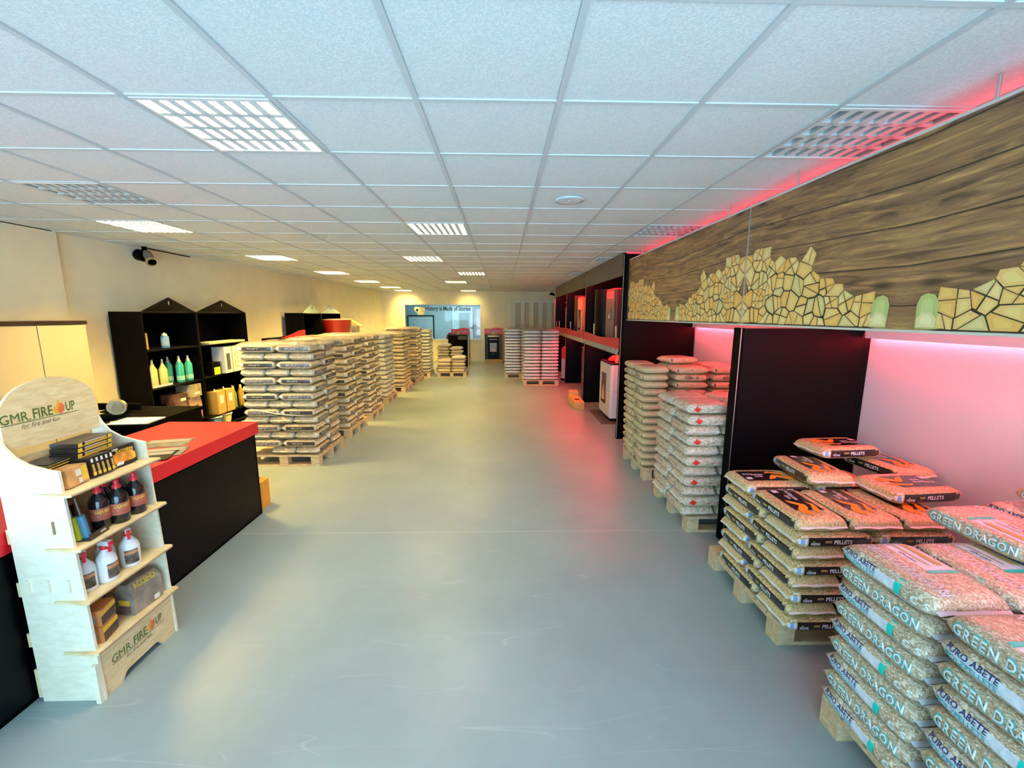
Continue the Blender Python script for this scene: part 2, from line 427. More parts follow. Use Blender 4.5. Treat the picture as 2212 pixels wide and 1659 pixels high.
def lum_label(c, r, on):
    st = 'glowing' if on else 'unlit'
    if c == 4: return f'unlit square louvre light beside the firewood fascia, {ORD[[0, 4, 8, 12, 16, 20, 23].index(r)]} of its row from the shop window'
    if c == -5: return f'glowing square louvre light along the left wall, {ORD[[4, 8, 12, 16, 20, 23].index(r)]} of its row from the shop window'
    if (c, r) == (-1, 0): return 'glowing square louvre light over the wooden display stand'
    if (c, r) == (-4, 2): return 'unlit bluish square louvre light next to the glowing lights of the left wall'
    return f'{st} square louvre light over the aisle, {ORD[[4, 8, 12, 16, 20, 23].index(r)]} of its row from the shop window'
for i, (c, r, on) in enumerate(LUMS):
    o = lp if i == 0 else copy_tree(lp)
    o.location = (GX+c*GS, GY+r*GS, ZC)
    tag(o, lum_label(c, r, on), 'ceiling light', 'square louvre ceiling lights')
for i, (c, r, on) in enumerate(LUMS):
    o = [x for x in COL.objects if x.type == 'EMPTY' and x.name.startswith('ceiling_light')][i]
    for k in range(4):
        y = .03+.54*(k+.5)/4
        MB().cyl((.035, y, .056), (.565, y, .056), .008, .008, TUBE if on else TUBE0, 8).build('lamp_tube', o)
    if on:
        l = bpy.data.lights.new('lamp_light', 'AREA'); l.shape = 'SQUARE'; l.size = .5; l.energy = LAMP_POWER*((5.0 if r < 18 else 2.0) if c == -5 else (.7 if r < 6 else (1.4 if r < 20 else .6))); l.color = (1.0, .66, .17) if c == -5 else ((1.0, .86, .56) if r < 6 else (1.0, .72, .22))
        lo = bpy.data.objects.new('lamp_light', l); COL.objects.link(lo); lo.parent = o; lo.location = (.3, .3, .07)
# round ceiling speaker
p = at_z(1230, 431, ZC)
sp = empty('ceiling_speaker', (p.x, p.y, ZC)); tag(sp, 'round white speaker grille set in a ceiling tile', 'speaker')
MB().lathe([(.085, -.012), (.115, -.010), (.115, -.002)], (0, 0, 0), M('speaker_rim', (.66, .70, .72), .4), 32).build('rim', sp)
MB().lathe([(.084, -.0125), (.084, -.006)], (0, 0, 0), M('speaker_grille', (.72, .76, .78), .5), 32).build('grille', sp)
MB().lathe([(.012, -.016), (.012, -.012)], (0, 0, 0), GRIDM, 10).build('badge', sp)

# ------------------------------------------------------------------ office behind the far window
OFFW = M('office_wall', (.42, .58, .60), .7)
struct('wall_office', MB().box(-4.6, .6, YB+2.9, YB+3.0, 0, 2.7, OFFW).box(-4.7, -4.6, YB+.13, YB+3, 0, 2.7, OFFW).box(.6, .7, YB+.13, YB+3, 0, 2.7, OFFW).box(-4.7, .7, YB+.13, YB+3, 2.7, 2.75, OFFW))
l = bpy.data.lights.new('office_light', 'AREA'); l.shape = 'RECTANGLE'; l.size = 2.4; l.size_y = .6; l.energy = 34; l.color = (.72, .93, 1.0)
ol = empty('office_lamp', (-2.0, YB+1.4, 2.66)); tag(ol, 'flat lamp on the office ceiling behind the window', 'ceiling light')
MB().box(-1.2, 1.2, -.3, .3, .0, .038, WHITE).build('housing', ol)
lo = bpy.data.objects.new('lamp_light', l); COL.objects.link(lo); lo.parent = ol; lo.location = (0, 0, -.005)
win2 = tag(MB().box(wx0-.03, wx1+.03, YB-.012, YB-.001, wz1, wz1+.03, WHITE).box(wx0-.03, wx0, YB-.012, YB-.001, wz0, wz1, WHITE)
           .box(wx1, wx1+.03, YB-.012, YB-.001, wz0, wz1, WHITE).box(wx0-.03, wx1+.03, YB-.02, YB-.001, wz0-.03, wz0, WHITE).build('window_2'), kind='structure')
MB().box(wx0, wx1, YB+.05, YB+.056, wz0, wz1, GLASS).build('pane', win2)
INK = M('black_ink', (.01, .01, .012), .5)
d = MB(); a = at_y(918, 667, YB); bq = at_y(1016, 667, YB)
put(d, fit2d(text2d('History is Made of Stories', .2, .022, shear=.12), w=bq.x-a.x, h=.23, cv=-.01), on_yminus(YB+.045, (a.x+bq.x)/2, a.z), INK)
d.build('window_lettering', win2)
d = MB(); p = at_y(909, 671, YB)
put(d, grid2d(-.14, .16, -.16, .13, 1, 1), on_yminus(YB+.044, p.x, p.z), M('photo_print', (.34, .40, .38), .5, noise=.7, nscale=14))
put(d, ring2d(0, .10, -.16, .05, 16), on_yminus(YB+.043, p.x, p.z), M('badge_cream', (.75, .72, .55), .5))
put(d, ring2d(0, .06, -.15, .02, 12), on_yminus(YB+.042, p.x, p.z), INK)
d.build('window_emblem', win2)
# things in the office
YO = YB+2.88
a = at_y(880, 681, YO); b2 = at_y(939, 735, YO); xm = (a.x+b2.x)/2; hw = (b2.x-a.x)/2
o = empty('picture_board', (xm, YO, a.z-1.15)); tag(o, 'large board with a black frame on the office wall behind the window', 'board')
MB().box(-hw+.04, hw-.04, -.012, 0, .04, 1.10, M('board_face', (.50, .66, .70), .4)).build('face', o)
MB().box(-hw, hw, -.025, 0, 1.10, 1.15, BLACK).box(hw-.05, hw, -.025, 0, .04, 1.10, BLACK).box(-hw, -hw+.04, -.025, 0, .04, 1.10, BLACK).box(-hw, hw, -.025, 0, 0, .04, BLACK).build('frame', o)
a = at_y(977, 663, YO); b2 = at_y(1021, 663, YO); xm = (a.x+b2.x)/2; hw = (b2.x-a.x)/2
o = empty('door_2', (xm, YO, 0)); tag(o, kind='structure')
DW = M('door_pale', (.62, .78, .84), .5); DT = M('door_trim', (.74, .86, .9), .5)
MB().box(-hw+.06, hw-.06, -.03, 0, 0, a.z-.06, DW).build('door_leaf', o)
MB().box(-hw, -hw+.06, -.05, 0, 0, a.z, DT).box(hw-.06, hw, -.05, 0, 0, a.z, DT).box(-hw+.06, hw-.06, -.05, 0, a.z-.06, a.z, DT).build('door_frame', o)
MB().box(-hw+.30, hw-.14, -.036, -.03, 1.0, a.z-.26, M('door_glass', (.34, .42, .40), .2)).build('door_pane', o)
a = at_y(1029, 668, YO)
o = empty('wall_poster', (a.x+.12, YO, .9)); tag(o, 'tall pale pink poster on the office wall beside the door', 'poster')
MB().box(-.22, .30, -.008, 0, 0, a.z-.9, M('poster_paper', (.85, .80, .84), .6, noise=.12, nscale=5)).build('sheet', o)
MB().box(-.24, -.12, -.012, -.008, -.2, a.z-.9, M('poster_print', (.75, .45, .55), .6, noise=.5, nscale=9)).build('print', o)
o = empty('coat_hanger', (-1.22, YB+2.80, 1.24)); tag(o, 'dark wire coat hanger on the office door', 'hanger')
MB().cyl((-.2, 0, 0), (0, 0, .12), .008, .008, BLACK, 6).cyl((.2, 0, 0), (0, 0, .12), .008, .008, BLACK, 6).cyl((-.2, 0, 0), (.2, 0, 0), .008, .008, BLACK, 6).cyl((0, 0, .12), (0, .06, .2), .006, .006, BLACK, 6).build('wire', o)
o = empty('file_box', (-3.55, YB+.6, .9)); tag(o, 'green and pink carton standing behind the office window', 'box')
MB().box(-.12, .1, -.1, .1, 0, .3, M('carton_pink', (.72, .42, .38), .6)).build('body', o)
MB().box(-.12, .1, -.1, .1, .3, .46, M('carton_green', (.06, .42, .22), .6)).build('top', o)
o = empty('office_cabinet', (-3.4, YB+.6, 0)); tag(o, 'low grey cabinet under the office window carrying the green and pink carton', 'cabinet')
MB().box(-.5, .6, -.25, .25, 0, .9, M('cab_grey', (.5, .56, .56), .5)).build('body', o)
# red chair backs in the office
o = empty('office_chair', (-2.05, YB+.75, 0)); tag(o, 'dark red upholstered office chair behind the window', 'chair')
RC = M('chair_red', (.22, .012, .03), .7)
MB().rbox(-.27, .27, -.25, .25, .42, .52, RC, .06).build('seat', o)
MB().prism([(-.27, .55), (.27, .55), (.25, .98), (.15, 1.1), (-.15, 1.1), (-.25, .98)], 'y', .2, .28, RC).build('backrest', o)
MB().cyl((0, 0, .05), (0, 0, .42), .03, .03, BLACK).build('column', o)
for k in range(5):
    t = 2*math.pi*k/5; MB().cyl((0, 0, .07), (.28*math.cos(t), .28*math.sin(t), .03), .025, .02, BLACK, 8).build('leg', o)

# vertical blind on the far wall (the covered rear door)
a = at_y(1102, 652, YB); b2 = at_y(1199, 652, YB)
o = empty('vertical_blind', (0, YB-.06, 0)); tag(o, 'pale vertical slat blind covering the rear door beside the shelf bays', 'blind')
MB().box(a.x, b2.x+.25, -.05, .04, 2.32, 2.38, M('blind_rail', (.86, .86, .80), .35)).build('head_rail', o)
MB().box(a.x, a.x+.035, -.02, .03, .05, 2.32, MATS['blind_rail']).build('side_rail', o)
nsl = 11; wv = (b2.x+.22-a.x-.05)/nsl
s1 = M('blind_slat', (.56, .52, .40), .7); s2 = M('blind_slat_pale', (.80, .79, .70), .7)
for k in range(nsl):
    x = a.x+.045+wv*k
    MB().add([(x, 0, .08), (x+wv*.96, -.02, .08), (x+wv*.96, -.02, 2.32), (x, 0, 2.32), (x, .003, .08), (x+wv*.96, -.017, .08), (x+wv*.96, -.017, 2.32), (x, .003, 2.32)],
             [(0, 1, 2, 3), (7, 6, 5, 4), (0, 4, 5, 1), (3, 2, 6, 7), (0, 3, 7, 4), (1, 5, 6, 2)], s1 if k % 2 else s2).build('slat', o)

# security camera far right, spotlight left
p = at_y(1192, 630, YB-.2)
o = empty('security_camera', (p.x, p.y, ZC)); tag(o, 'small black security camera under the ceiling in the far corner', 'camera')
MB().cyl((0, 0, 0), (0, 0, -.07), .02, .02, BLACK).build('mount', o)
MB().cyl((-.08, 0, -.08), (.1, -.06, -.11), .035, .045, BLACK).build('housing', o)
p = at_x(312, 540, -4.80)
o = empty('wall_spotlight', (-4.80, p.y, ZC)); tag(o, 'black ceiling spotlight with a silver rim near the left wall', 'spotlight')
MB().cyl((0, 0, 0), (0, 0, -.05), .03, .03, BLACK).build('mount', o)
MB().cyl((-.10, .02, -.10), (.02, -.02, -.13), .075, .07, BLACK, 20).build('gear_box', o)
MB().cyl((.02, 0, -.08), (.12, -.06, -.19), .05, .055, M('spot_grey', (.16, .15, .13), .4), 20).build('head', o)
MB().cyl((.12, -.06, -.19), (.136, -.07, -.207), .066, .066, M('spot_rim', (.6, .58, .5), .3, metal=1), 20).build('rim', o)
MB().cyl((.137, -.0705, -.208), (.139, -.072, -.2105), .05, .045, BLACK, 20).build('lens', o)
# cable run from the spotlight along the wall head
MB().cyl((-.02, .03, -.01), (-.05, .9, -.012), .008, .008, BLACK, 6).build('cable', o)
# ------------------------------------------------------------------ pallets and bags
PINE = wood_mat('pallet_pine', (.50, .36, .19), (.72, .56, .33), 5, (2, 9, 9))
def make_pallet(w, d, name='pallet'):
    """boards run along x; three feet show on the x ends, a bottom board on the y sides"""
    r = empty(name)
    db = MB().box(0, w, 0, .1, .122, .144, PINE).mesh('deck_board')
    n = 7
    for k in range(n): link('deck_board', db, r, (0, (d-.1)*k/(n-1), 0))
    st = MB().box(0, .1, 0, d, .1, .1215, PINE).mesh('stringer')
    bb = MB().box(0, w, 0, .1, 0, .022, PINE).mesh('bottom_board')
    bl = MB().box(0, .1, 0, .1, .0225, .0995, PINE).mesh('block')
    for i in range(3):
        link('stringer', st, r, ((w-.1)*i/2, 0, 0)); link('bottom_board', bb, r, (0, (d-.1)*i/2, 0))
        for j in range(3): link('block', bl, r, ((w-.1)*i/2, (d-.1)*j/2, 0))
    return r

class Bag:
    """a filled plastic bag; local x is the long axis, origin at its centre"""
    def __init__(s, L, Wd, H, p=8.0, q=3.0, n=11.0, seed=1, lump=.06):
        s.a, s.b, s.c, s.p, s.q, s.n = L/2, Wd/2, H/2, p, q, n
        rnd = random.Random(seed)
        s.ph = [(rnd.uniform(8, 22), rnd.uniform(8, 22), rnd.uniform(0, 6), rnd.uniform(0, 6)) for _ in range(4)]; s.lump = lump
    def cs(s, t): return s.c*max(0., 1-abs(t)**s.n)**(1/2.0)
    def bs(s, t): return s.b*(1-.10*abs(t)**6)
    def w(s, x, y): return s.lump*s.c*sum(math.sin(a*x+c)*math.sin(b*y+d) for a, b, c, d in s.ph)/2
    def side(s, sg, off=.002):
        """sg=-1: the long side facing -y; +1: facing +y. returns (u, v) -> point, u to the viewer's right"""
        def fn(u, v):
            x = u if sg < 0 else -u
            t = max(-.985, min(.985, x/s.a)); c = s.cs(t); z = max(-.93, min(.93, v/max(c, 1e-4)))
            y = s.bs(t)*max(0, 1-abs(z)**s.q)**(1/s.p)
            return (x, sg*(y+off), z*c)
        return fn
    def end(s, sg, off=.002):
        def fn(u, v):
            y = u if sg > 0 else -u
            zz = max(-.93, min(.93, v/s.c)); t = max(0, 1-zz*zz)**(1/s.n)
            return (sg*(s.a*t+off), y, zz*s.c)
        return fn
    def top(s, off=.002, sg=1):
        def fn(u, v):
            t = max(-.97, min(.97, u/s.a)); c = s.cs(t); yy = max(-.97, min(.97, v/s.bs(t)))
            return (u, v, sg*(c*max(0, 1-abs(yy)**s.p)**(1/s.q)+off)+s.w(u, v))
        return fn
    def body(s, mat, fin=.02, finmat=None, name='pellet_bag'):
        nx, nt = 17, 24
        v = []; f = []
        for i in range(nx):
            t = math.sin((i/(nx-1)-.5)*math.pi); t = max(-.9995, min(.9995, t)); c = s.cs(t)+.001; b = s.bs(t)
            for k in range(nt):
                a = 2*math.pi*(k+.5)/nt; ca, sa = math.cos(a), math.sin(a)
                y = b*math.copysign(abs(ca)**(2/s.p), ca); z = c*math.copysign(abs(sa)**(2/s.q), sa)
                x = t*s.a
                v.append((x, y, z+s.w(x, y)*(1 if c > .01 else .3)))
        for i in range(nx-1):
            for k in range(nt): f.append((i*nt+k, i*nt+(k+1) % nt, (i+1)*nt+(k+1) % nt, (i+1)*nt+k))
        f = [q[::-1] for q in f]
        mb = MB().add(v, f, mat, True)
        mb.add(v[:nt], [tuple(range(nt))], mat); mb.add(v[-nt:], [tuple(range(nt-1, -1, -1))], mat)
        if fin:
            for sg in (-1, 1):
                x0 = sg*s.a*.995; x1 = sg*(s.a+fin); b = s.bs(1)
                pts = []; n = 6
                for j in range(n+1):
                    y = -b+2*b*j/n; wz = .004*math.sin(j*2.1+s.ph[0][2]); pts.append((x0, y, wz*.3)); pts.append((x1, y*.98, wz-.006))
                fs = [(2*j, 2*j+1, 2*j+3, 2*j+2) for j in range(n)]
                mb.add(pts, fs, finmat or mat, True)
        return mb.mesh(name)

def variants(make, k=3):
    out = [make(i) for i in range(k)]
    for o in out: o.location = (0, 0, -30)
    return out
def drop(protos):
    for o in protos:
        for c in list(o.children_recursive): bpy.data.objects.remove(c)
        bpy.data.objects.remove(o)
_rb = random.Random(11)
def place_bag(protos, x, y, z, rz, label, group, jit=.002, tilt=.003, cat='bag'):
    o = copy_tree(_rb.choice(protos))
    o.location = (x+_rb.uniform(-jit, jit), y+_rb.uniform(-jit, jit), z)
    o.rotation_euler = (_rb.uniform(-tilt, tilt), _rb.uniform(-tilt, tilt), rz+_rb.uniform(-.006, .006))
    tag(o, label, cat, group)
    return o
HP = math.pi/2
def ordn(k): return ORD[k]

# -- wrapped beige stacks along the left
BEIGE = pellet_mat('beige_film_bag', (.44, .31, .15), (.62, .47, .26), (.78, .63, .38), 160, 1.0, .9)
WHITISH = pellet_mat('pale_film_bag', (.50, .46, .36), (.64, .61, .50), (.80, .78, .70), 160, .85, .8)
SEAL = M('white_seal', (.80, .78, .72), .3, coat=.5, bump=.5, bscale=60)
BANDK = M('dark_band', (.055, .045, .04), .3, coat=.6, noise=.5, nscale=40, bump=.4, bscale=30)
BANDG = M('grey_band', (.20, .17, .15), .3, coat=.6, noise=.5, nscale=40, bump=.4, bscale=30)
BANDT = M('band_print', (.62, .56, .46), .4, noise=.4, nscale=60)
LW, LL, LH = .287, .44, .0935
def mk_left(mat, bands, nm='wrapped_pellet_bag', h=.0935):
    def mk(i):
        b = Bag(LL-.036, LW-.005, h-.001, seed=20+i, lump=.02)
        o = link(nm, b.body(mat, .012, SEAL))  # seal fins coloured white to paint in the glints at the stack corners
        if bands:
            for sg in (-1, 1):
                m = MB(); put(m, grid2d(-.155, .175, -.024, .020, 8, 3), b.side(sg, .0015), BANDK if (i % 2) else BANDG); m.build('printed_band', o)
                m = MB(); put(m, fit2d(text2d('PELLETS', .03, .02), w=.12, h=.014, cu=-.03), b.side(sg, .003), BANDT); m.build('band_lettering', o)
                m = MB(); put(m, grid2d(-.205, -.165, -.03, .03, 2, 3), b.side(sg, .0015), SEAL); m.build('barcode_patch', o)
        return o
    return mk
FILM = M('stretch_film', (.92, .88, .78), .08, coat=1, alpha=.30, bump=.8, bscale=18)
def film_cap(x0, x1, y0, y1, z, label, seed):
    rnd = random.Random(seed); n = 15; v = []
    for j in range(n):
        for i in range(n):
            u, w = i/(n-1), j/(n-1); e = max(abs(u-.5), abs(w-.5))*2
            dz = -.02*max(0, e-.85)/.15 if e > .85 else 0
            v.append((x0-.012+(x1-x0+.024)*u+rnd.uniform(-.004, .004), y0-.012+(y1-y0+.024)*w+rnd.uniform(-.004, .004), z+.012+dz+rnd.uniform(0, .022)*(1 if e < .9 else .2)))
    f = [(j*n+i, j*n+i+1, (j+1)*n+i+1, (j+1)*n+i) for j in range(n-1) for i in range(n-1)]
    o = MB().add(v, f, FILM, True).build('stretch_film'); tag(o, label, 'plastic film', 'clear films over the wrapped stacks')
    return o
STACK_NAMES = ['stack beside the counter', 'second stack behind the counter', 'third stack behind the counter', 'pale fourth stack behind the counter',
               'fifth stack behind the counter', 'sixth stack behind the counter', 'pale last stack behind the counter']
pal = make_pallet(.86, .80); first_pal = [True]
def place_pallet(x, y, label, w=.86, d=.80):
    if abs(w-.86) < 1e-6 and abs(d-.8) < 1e-6:
        o = pal if first_pal[0] else copy_tree(pal); first_pal[0] = False
    else: o = make_pallet(w, d)
    o.location = (x, y, 0); tag(o, label, 'pallet', 'wooden pallets under the bags')
    return o
protoB = variants(mk_left(BEIGE, True), 4); protoP = variants(mk_left(WHITISH, False, 'pale_pellet_bag', .090), 3); protoN = variants(mk_left(BEIGE, False, h=.088), 3)
# (right edge x, near y, layers, layer height, protos, show whole front)
LST = [(-2.23, 4.96, 14, .0955, protoB, True), (-2.27, 6.14, 14, .0955, protoB, False), (-2.27, 7.17, 14, .0955, protoB, False), (-2.36, 8.56, 14, .092, protoP, True),
       (-2.30, 9.9, 14, .090, protoN, True), (-2.24, 11.25, 14, .0955, protoB, True), (-2.14, 12.45, 13, .0955, protoP, False)]
for si, (xr, yn, nl, lh, pro, front) in enumerate(LST):
    nm = STACK_NAMES[si]; w = 3*LW; xl = xr-w; dy = LL+LW+.04
    place_pallet(xl, yn+.01, f'pine pallet under the wrapped {nm}')
    grp = f'wrapped pellet bags of the {nm}'
    for k in range(nl):
        z = .146+lh*(k+.5)
        def lab(q): return f'film-wrapped bag, {ordn(k)} layer of the {nm}, {q}'
        top = k >= nl-1
        ox = _rb.uniform(-.006, .006)
        if k % 2 == 0:      # three bag ends to the front, two lengthwise behind
            for i in range(3):
                if not (front or top) and i < 2: continue
                if si == 0 and k < 2 and i == 0: continue
                place_bag(pro, xl+LW*(i+.5)+ox, yn+LL/2, z, HP*(1 if i else -1), lab(('end-on wall side', 'end-on mid', 'front aisle side')[i]), grp)
            for i in range(2):
                if i == 0 and not top: continue
                place_bag(pro, xl+w*(.25+.5*i)+ox, yn+LL+.03+LW/2, z, 0, lab(('rear wall side', 'rear aisle side')[i]), grp)
        else:
            for i in range(2):
                if not (front or top) and i < 1: continue
                place_bag(pro, xl+w*(.25+.5*i)+ox, yn+LW/2, z, 0 if i else math.pi, lab(('front wall side', 'front aisle side')[i]), grp)
            for i in range(3):
                if i < 2 and not top: continue
                place_bag(pro, xl+LW*(i+.5)+ox, yn+LW+.03+LL/2, z, HP, lab(('rear wall side', 'rear mid', 'rear aisle side')[i]), grp)
    film_cap(xl, xr, yn, yn+dy, .146+lh*nl, f'crumpled clear film over the wrapped {nm}', si)
# a loose strand of film across the first stack
tag(MB().cyl((-2.98, 4.945, .72), (-2.62, 4.93, .66), .006, .006, SEAL, 6).cyl((-2.62, 4.93, .66), (-2.35, 4.935, .645), .006, .004, SEAL, 6).build('film_strand'), 'twisted strand of clear film across the stack beside the red counter', 'plastic film')

# -- silver wrapped stacks far right
SILV = pellet_mat('silver_film_bag', (.46, .42, .40), (.60, .57, .54), (.78, .76, .74), 120, .9, .9, .35)
def mk_silver(i):
    b = Bag(.460, .572, .0825, seed=50+i, lump=.02)
    o = link('silver_pellet_bag', b.body(SILV, .0))
    m = MB(); put(m, fit2d(text2d('• • •', .05, .01), w=.10, h=.02, cu=.1, cv=-.005), b.end(-1, .002), INK); m.build('dot_print', o)
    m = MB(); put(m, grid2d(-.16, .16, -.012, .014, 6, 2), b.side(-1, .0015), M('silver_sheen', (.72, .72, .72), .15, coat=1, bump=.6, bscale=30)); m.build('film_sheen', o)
    return o
protoS = variants(mk_silver, 3)
for nm, xl, yn, cols, nl, lh in (('by the shelf bays', .55, 10.93, 2, 15, .0865), ('by the far stove', .07, 12.17, 2, 15, .0865)):
    place_pallet(xl, yn+.02, f'pine pallet under the silver wrapped stack {nm}', .94, 1.1)
    for k in range(nl):
        for i in range(cols):
            for j in range(2):
                if j == 1 and k < nl-1: continue
                place_bag(protoS, xl+.235+.47*i, yn+.31+.58*j, .146+lh*(k+.5), 0, f'silver bag, {ordn(k)} layer of the stack {nm}, {("aisle", "wall")[i]} {("front", "rear")[j]}', f'bags of the silver stack {nm}', .002)
    film_cap(xl-.01, xl+.95, yn, yn+1.2, .146+lh*nl, f'crumpled clear film on the silver stack {nm}', 40+int(xl*10))

# -- low loose pallet and the half stack behind it
TAN = pellet_mat('tan_bag', (.50, .38, .20), (.66, .53, .32), (.80, .70, .48), 140, .5, .7)
def mk_tan(i):
    b = Bag(.385, .285, .0895, seed=70+i, lump=.05, q=2.4, n=6); return link('tan_pellet_bag', b.body(TAN, .015))
protoT = variants(mk_tan, 3)
def loose_stack(xl, yn, layers, lh, lab, grp, plab, w=.86):
    place_pallet(xl, yn, plab)
    for k, cols in enumerate(layers):
        for c in cols:
            for j in range(2):
                if j and k < len(layers)-2: continue
                q = ('wall', 'aisle')[c > .4]+(' front', ' rear')[j]
                place_bag(protoT, xl+c, yn+.16+.30*j+(.02 if k % 2 else 0), .146+lh*(k+.5), 0, f'{lab}, {ordn(k)} layer, {q}', grp, .004, .006)
loose_stack(-1.93, 12.45, [(.2, .62), (.22, .64), (.2, .63), (.21, .63), (.62,)], .094, 'tan bag on the low open pallet', 'bags on the low open pallet', 'pine pallet under the low open pile of tan bags')
loose_stack(-2.12, 13.55, [(.2, .62), (.24, .66), (.2, .62), (.24, .66), (.2, .62), (.24, .66), (.2, .62), (.24,)], .094, 'tan bag in the half stack before the far stove', 'bags of the half stack before the far stove', 'pine pallet under the half stack of tan bags')

# -- PHOENIX stack
PHX = pellet_mat('straw_bag', (.50, .39, .19), (.64, .52, .29), (.76, .65, .40), 210, .5, .35)
STRAP = M('black_strap', (.012, .010, .012), .4)
def mk_phx(i):
    b = Bag(.370, .286, .0788, seed=90+i, lump=.02, q=2.8, n=5.5, p=6)
    o = link('straw_pellet_bag', b.body(PHX, .012))
    m = MB(); put(m, fit2d(text2d('PHOENIX', .05, .02), w=.088, h=.026, cu=-.04, cv=.004), b.side(1, .002), INK); put(m, grid2d(-.07, -.01, .021, .025, 3, 1), b.side(1, .002), INK)
    put(m, fit2d(text2d('Pellet', .03, .01, shear=.3), w=.045, h=.012, cu=-.05, cv=-.017), b.side(1, .002), INK); m.build('brand_lettering', o)
    m = MB(); put(m, ring2d(.012, .016, .05, .002, 18), b.side(1, .002), INK); put(m, ring2d(0, .006, .05, .002, 10), b.side(1, .002), INK); m.build('round_emblem', o)
    m = MB(); put(m, grid2d(-.02, .0, .004, .009, 1, 1), b.side(-1, .002), INK); m.build('ink_mark', o)
    m = MB(); put(m, grid2d(.152, .166, -.035, .035, 1, 4), b.side(1, .002), STRAP); m.build('end_strip', o)
    m = MB(); put(m, grid2d(-.166, -.152, -.035, .035, 1, 4), b.side(-1, .002), STRAP); m.build('end_strip', o)
    return o
protoX = variants(mk_phx, 3)
xl, yn = 1.555, 4.46
place_pallet(xl+.03, yn+.01, 'pine pallet under the straw-coloured PHOENIX bags')
for k in range(14):
    z = .146+.0815*(k+.5); lab = lambda q: f'straw-coloured PHOENIX bag, {ordn(k)} layer of its stack, {q}'; g = 'bags of the PHOENIX stack'
    fl = HP if k % 2 == 0 else -HP
    xx = xl+.145-.002*k
    place_bag(protoX, xx, yn+.60, z, fl, lab('far end of the aisle side'), g, .002); place_bag(protoX, xx, yn+.205, z, fl, lab('near end of the aisle side'), g, .002)
    if True:
        for i in range(2): place_bag(protoX, xl+.51+.415*i, yn+.15, z, 0 if k % 2 else math.pi, lab(('middle of the front', 'wall end of the front')[i]), g, .002)
    if True:
        for i in range(2): place_bag(protoX, xl+.51+.415*i, yn+.45, z, 0, lab(('middle of the rear', 'wall end of the rear')[i]), g, .002)
place_bag(protoX, xl+.5, yn+.42, .146+.0815*14.5, .2, 'straw-coloured PHOENIX pellet bag lying alone on top of its stack', 'bags of the PHOENIX stack', 0)

# -- clear wrapped stack with red diamonds
CLR = pellet_mat('clear_wrap_bag', (.50, .36, .22), (.67, .52, .35), (.86, .77, .62), 110, 1.0, 1.0, .35)
REDP = M('red_print', (.62, .05, .04), .4)
def mk_clr(i):
    b = Bag(.376, .293, .085, seed=110+i, lump=.03)
    o = link('clear_pellet_bag', b.body(CLR, .015, SEAL))
    m = MB(); put(m, ([(-.135, 0), (-.105, .026), (-.072, .004), (-.10, -.024), (-.102, .002)], [(0, 4, 1), (1, 4, 2), (2, 4, 3), (3, 4, 0)]), b.side(-1, .005), M('red_diamond', (.85, .03, .02), .4)); m.build('diamond_print', o)
    m = MB(); put(m, fit2d(text2d('wood pellets', .03, .0), w=.12, h=.018, cu=.07, cv=-.004), b.side(-1, .002), REDP); put(m, grid2d(-.12, .12, -.022, -.018, 6, 1), b.side(1, .002), REDP); m.build('red_lettering', o)
    m = MB(); put(m, grid2d(-.14, .05, .018, .021, 6, 1), b.side(1, .002), INK); m.build('ink_line', o)
    return o
protoC = variants(mk_clr, 3)
xl, yn = 1.50, 3.30
place_pallet(xl+.08, yn+.02, 'pine pallet under the clear wrapped bags with red diamonds')
for k in range(10):
    z = .146+.088*(k+.5); lab = lambda q: f'clear bag with red print, {ordn(k)} layer of its stack, {q}'; g = 'bags of the clear wrapped stack'
    if k % 2:
        place_bag(protoC, xl+.21, yn+.15, z, 0, lab('front aisle corner'), g, .002); place_bag(protoC, xl+.62, yn+.15, z, 0, lab('front wall end'), g, .002); place_bag(protoC, xl+.16, yn+.52, z, HP, lab('rear aisle corner'), g, .002)
    else:
        for q, t in ((.16, 'front aisle corner'), (.47, 'middle of the front'), (.78, 'front wall end')): place_bag(protoC, xl+q, yn+.20, z, HP, lab(t), g, .002)
        place_bag(protoC, xl+.21, yn+.56, z, 0, lab('rear aisle corner'), g, .002)
    if k == 9:
        for q, t in ((.47, 'middle of the rear'), (.78, 'rear wall end')): place_bag(protoC, xl+q, yn+.53, z, HP, lab(t), g, .002)
for q, (bx, by, rz) in enumerate(((.20, .19, .05), (.63, .17, -.03), (.20, .52, .02), (.62, .50, .06))):
    place_bag(protoC, xl+bx, yn+by, .146+.088*10.5+.006, rz, ['slumped clear pellet bag topping the wrapped stack at its aisle corner', 'slumped clear pellet bag topping the wrapped stack against the partition', 'slumped clear pellet bag topping the wrapped stack on its far aisle side', 'slumped clear pellet bag topping the wrapped stack on its far wall side'][q], 'loose bags topping the clear stack', .002, .03)

